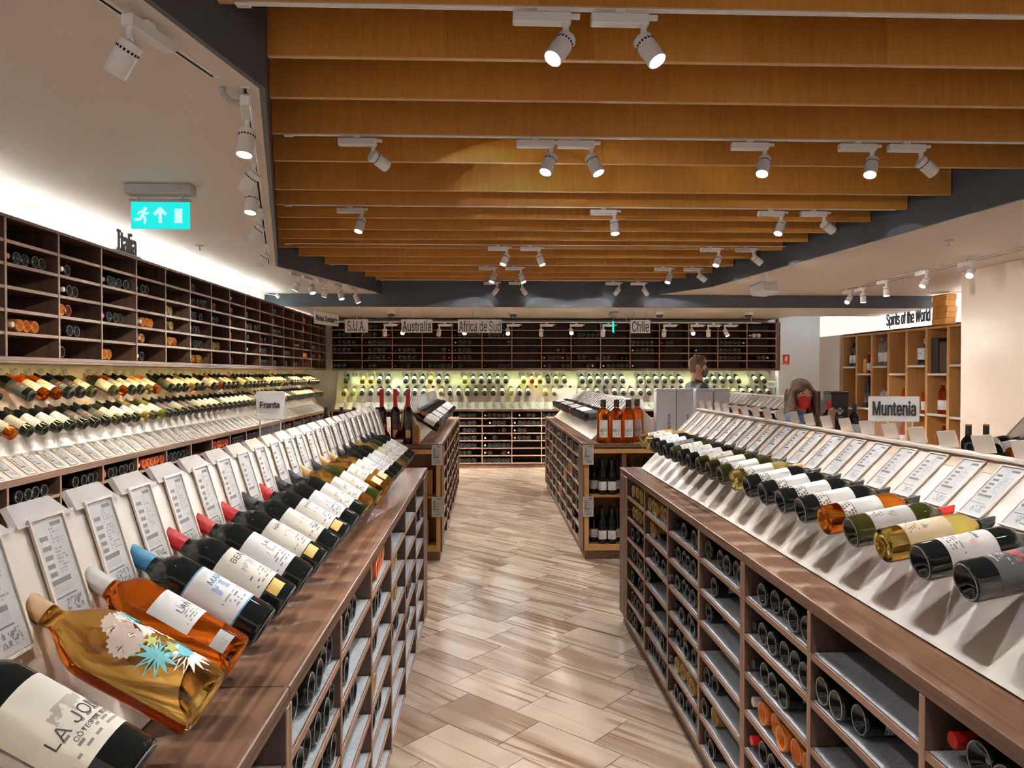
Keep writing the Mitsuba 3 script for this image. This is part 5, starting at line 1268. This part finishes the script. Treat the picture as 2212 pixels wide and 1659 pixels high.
    for s in (-1, 1):
        put(mt, 'ear_loop', xf(join(tube([[s * .062, -.032, -.028], [s * .078, -.008, .002], [s * .086, .014, .012]], .0022, 6), tube([[s * .055, -.028, -.076], [s * .076, .0, -.050], [s * .084, .016, -.030]], .0022, 6)), HB), mask_m if not woman else 'shirt_white', True)
    if woman:
        cap = manifold3d.Manifold.hull_points(np.vstack([_sph * [.090, .104, .086] + [0, .012, .042], _sph * [.086, .070, .07] + [0, .035, -.03]]))
        face_cut = manifold3d.Manifold.hull_points(np.vstack([_sph * [.056, .07, .062] + [.010, -.112, -.012], _sph * [.055, .05, .05] + [.008, -.105, -.10]]))
        hb_ = [cap - face_cut]
        rg = random.Random(5)
        for s in (-1, 1):
            for j in range(9):
                a = .15 + j * .20
                p = [np.array([s * .080 * math.sin(min(a, 1.57)) + s * .006, -.045 + .012 * j, .075 - .010 * j])]
                for q in range(1, 7):
                    w = .012 * math.sin(q * 1.5 + j * 1.3)
                    p.append(np.array([s * (.078 + .004 * q + w + (.004 if j < 4 else -.003) * q), -.050 + .014 * j + .5 * w - .003 * q, .06 - .056 * q - .004 * j]))
                for u_, v_ in zip(p, p[1:]): hb_.append(bone(u_, .017, v_, .016))
        for j in range(7):
            p = [np.array([-.06 + .02 * j, .10, .02])] + [np.array([-.072 + .024 * j + .01 * math.sin(q + j), .115 - .004 * q, .02 - .055 * q]) for q in range(1, 7)]
            for u_, v_ in zip(p, p[1:]): hb_.append(bone(u_, .024, v_, .021))
        put(t, 'hair', xf(blend(hb_, .012, 6), HB), hair_m, True)
    else:
        cap = manifold3d.Manifold.hull_points(np.vstack([_sph * [.086, .102, .086] + [0, .008, .046], _sph * [.080, .060, .05] + [0, .048, -.02]]))
        cut1 = manifold3d.Manifold.hull_points(np.vstack([_sph * [.075, .06, .060] + [0, -.112, .008], _sph * [.09, .05, .05] + [0, -.07, -.09], _sph * [.095, .012, .02] + [0, -.045, .005]]))
        cut2 = manifold3d.Manifold.hull_points(np.vstack([_sph * .02 + p for p in ((-.12, .035, .005), (.12, .035, .005), (-.12, -.05, -.12), (.12, -.05, -.12), (-.12, .02, -.12), (.12, .02, -.12))]))
        tuft = [bone(np.array([a, -.055, .105]), .020, np.array([a, .03, .118]), .024) for a in (-.035, -.012, .012, .035)]
        put(t, 'hair', xf(blend([cap - cut1 - cut2] + tuft, .010, 5), HB), hair_m, True)
    return t
H1 = 1.575
person('woman with long wavy brown hair, red face mask and denim jacket behind the right display', 2.262, 5.20, H1, 34, -28, True,
       ((-.20, .03, .62 * H1), (-.19, -.08, .47 * H1), (0, -.3, -1), (1, 0, 0)),
       ((.215, -.055, .640 * H1), (.135, -.165, .765 * H1), (-.05, .02, 1), (0, -1, .1)), 'skin_fair', 'denim', 'mask_red', 'hair_brown')
H2 = 1.815
person('man with short brown hair, black face mask and dark shirt behind the grey boxes', 2.405, 8.25, H2, 96, -6, False,
       ((-.22, .02, .62 * H2), (-.22, -.06, .47 * H2), (0, -.2, -1), (1, 0, 0)), ((.22, .02, .62 * H2), (.22, -.06, .47 * H2), (0, -.2, -1), (-1, 0, 0)), 'skin_tan', 'shirt_dark', 'mask_black', 'hair_short')
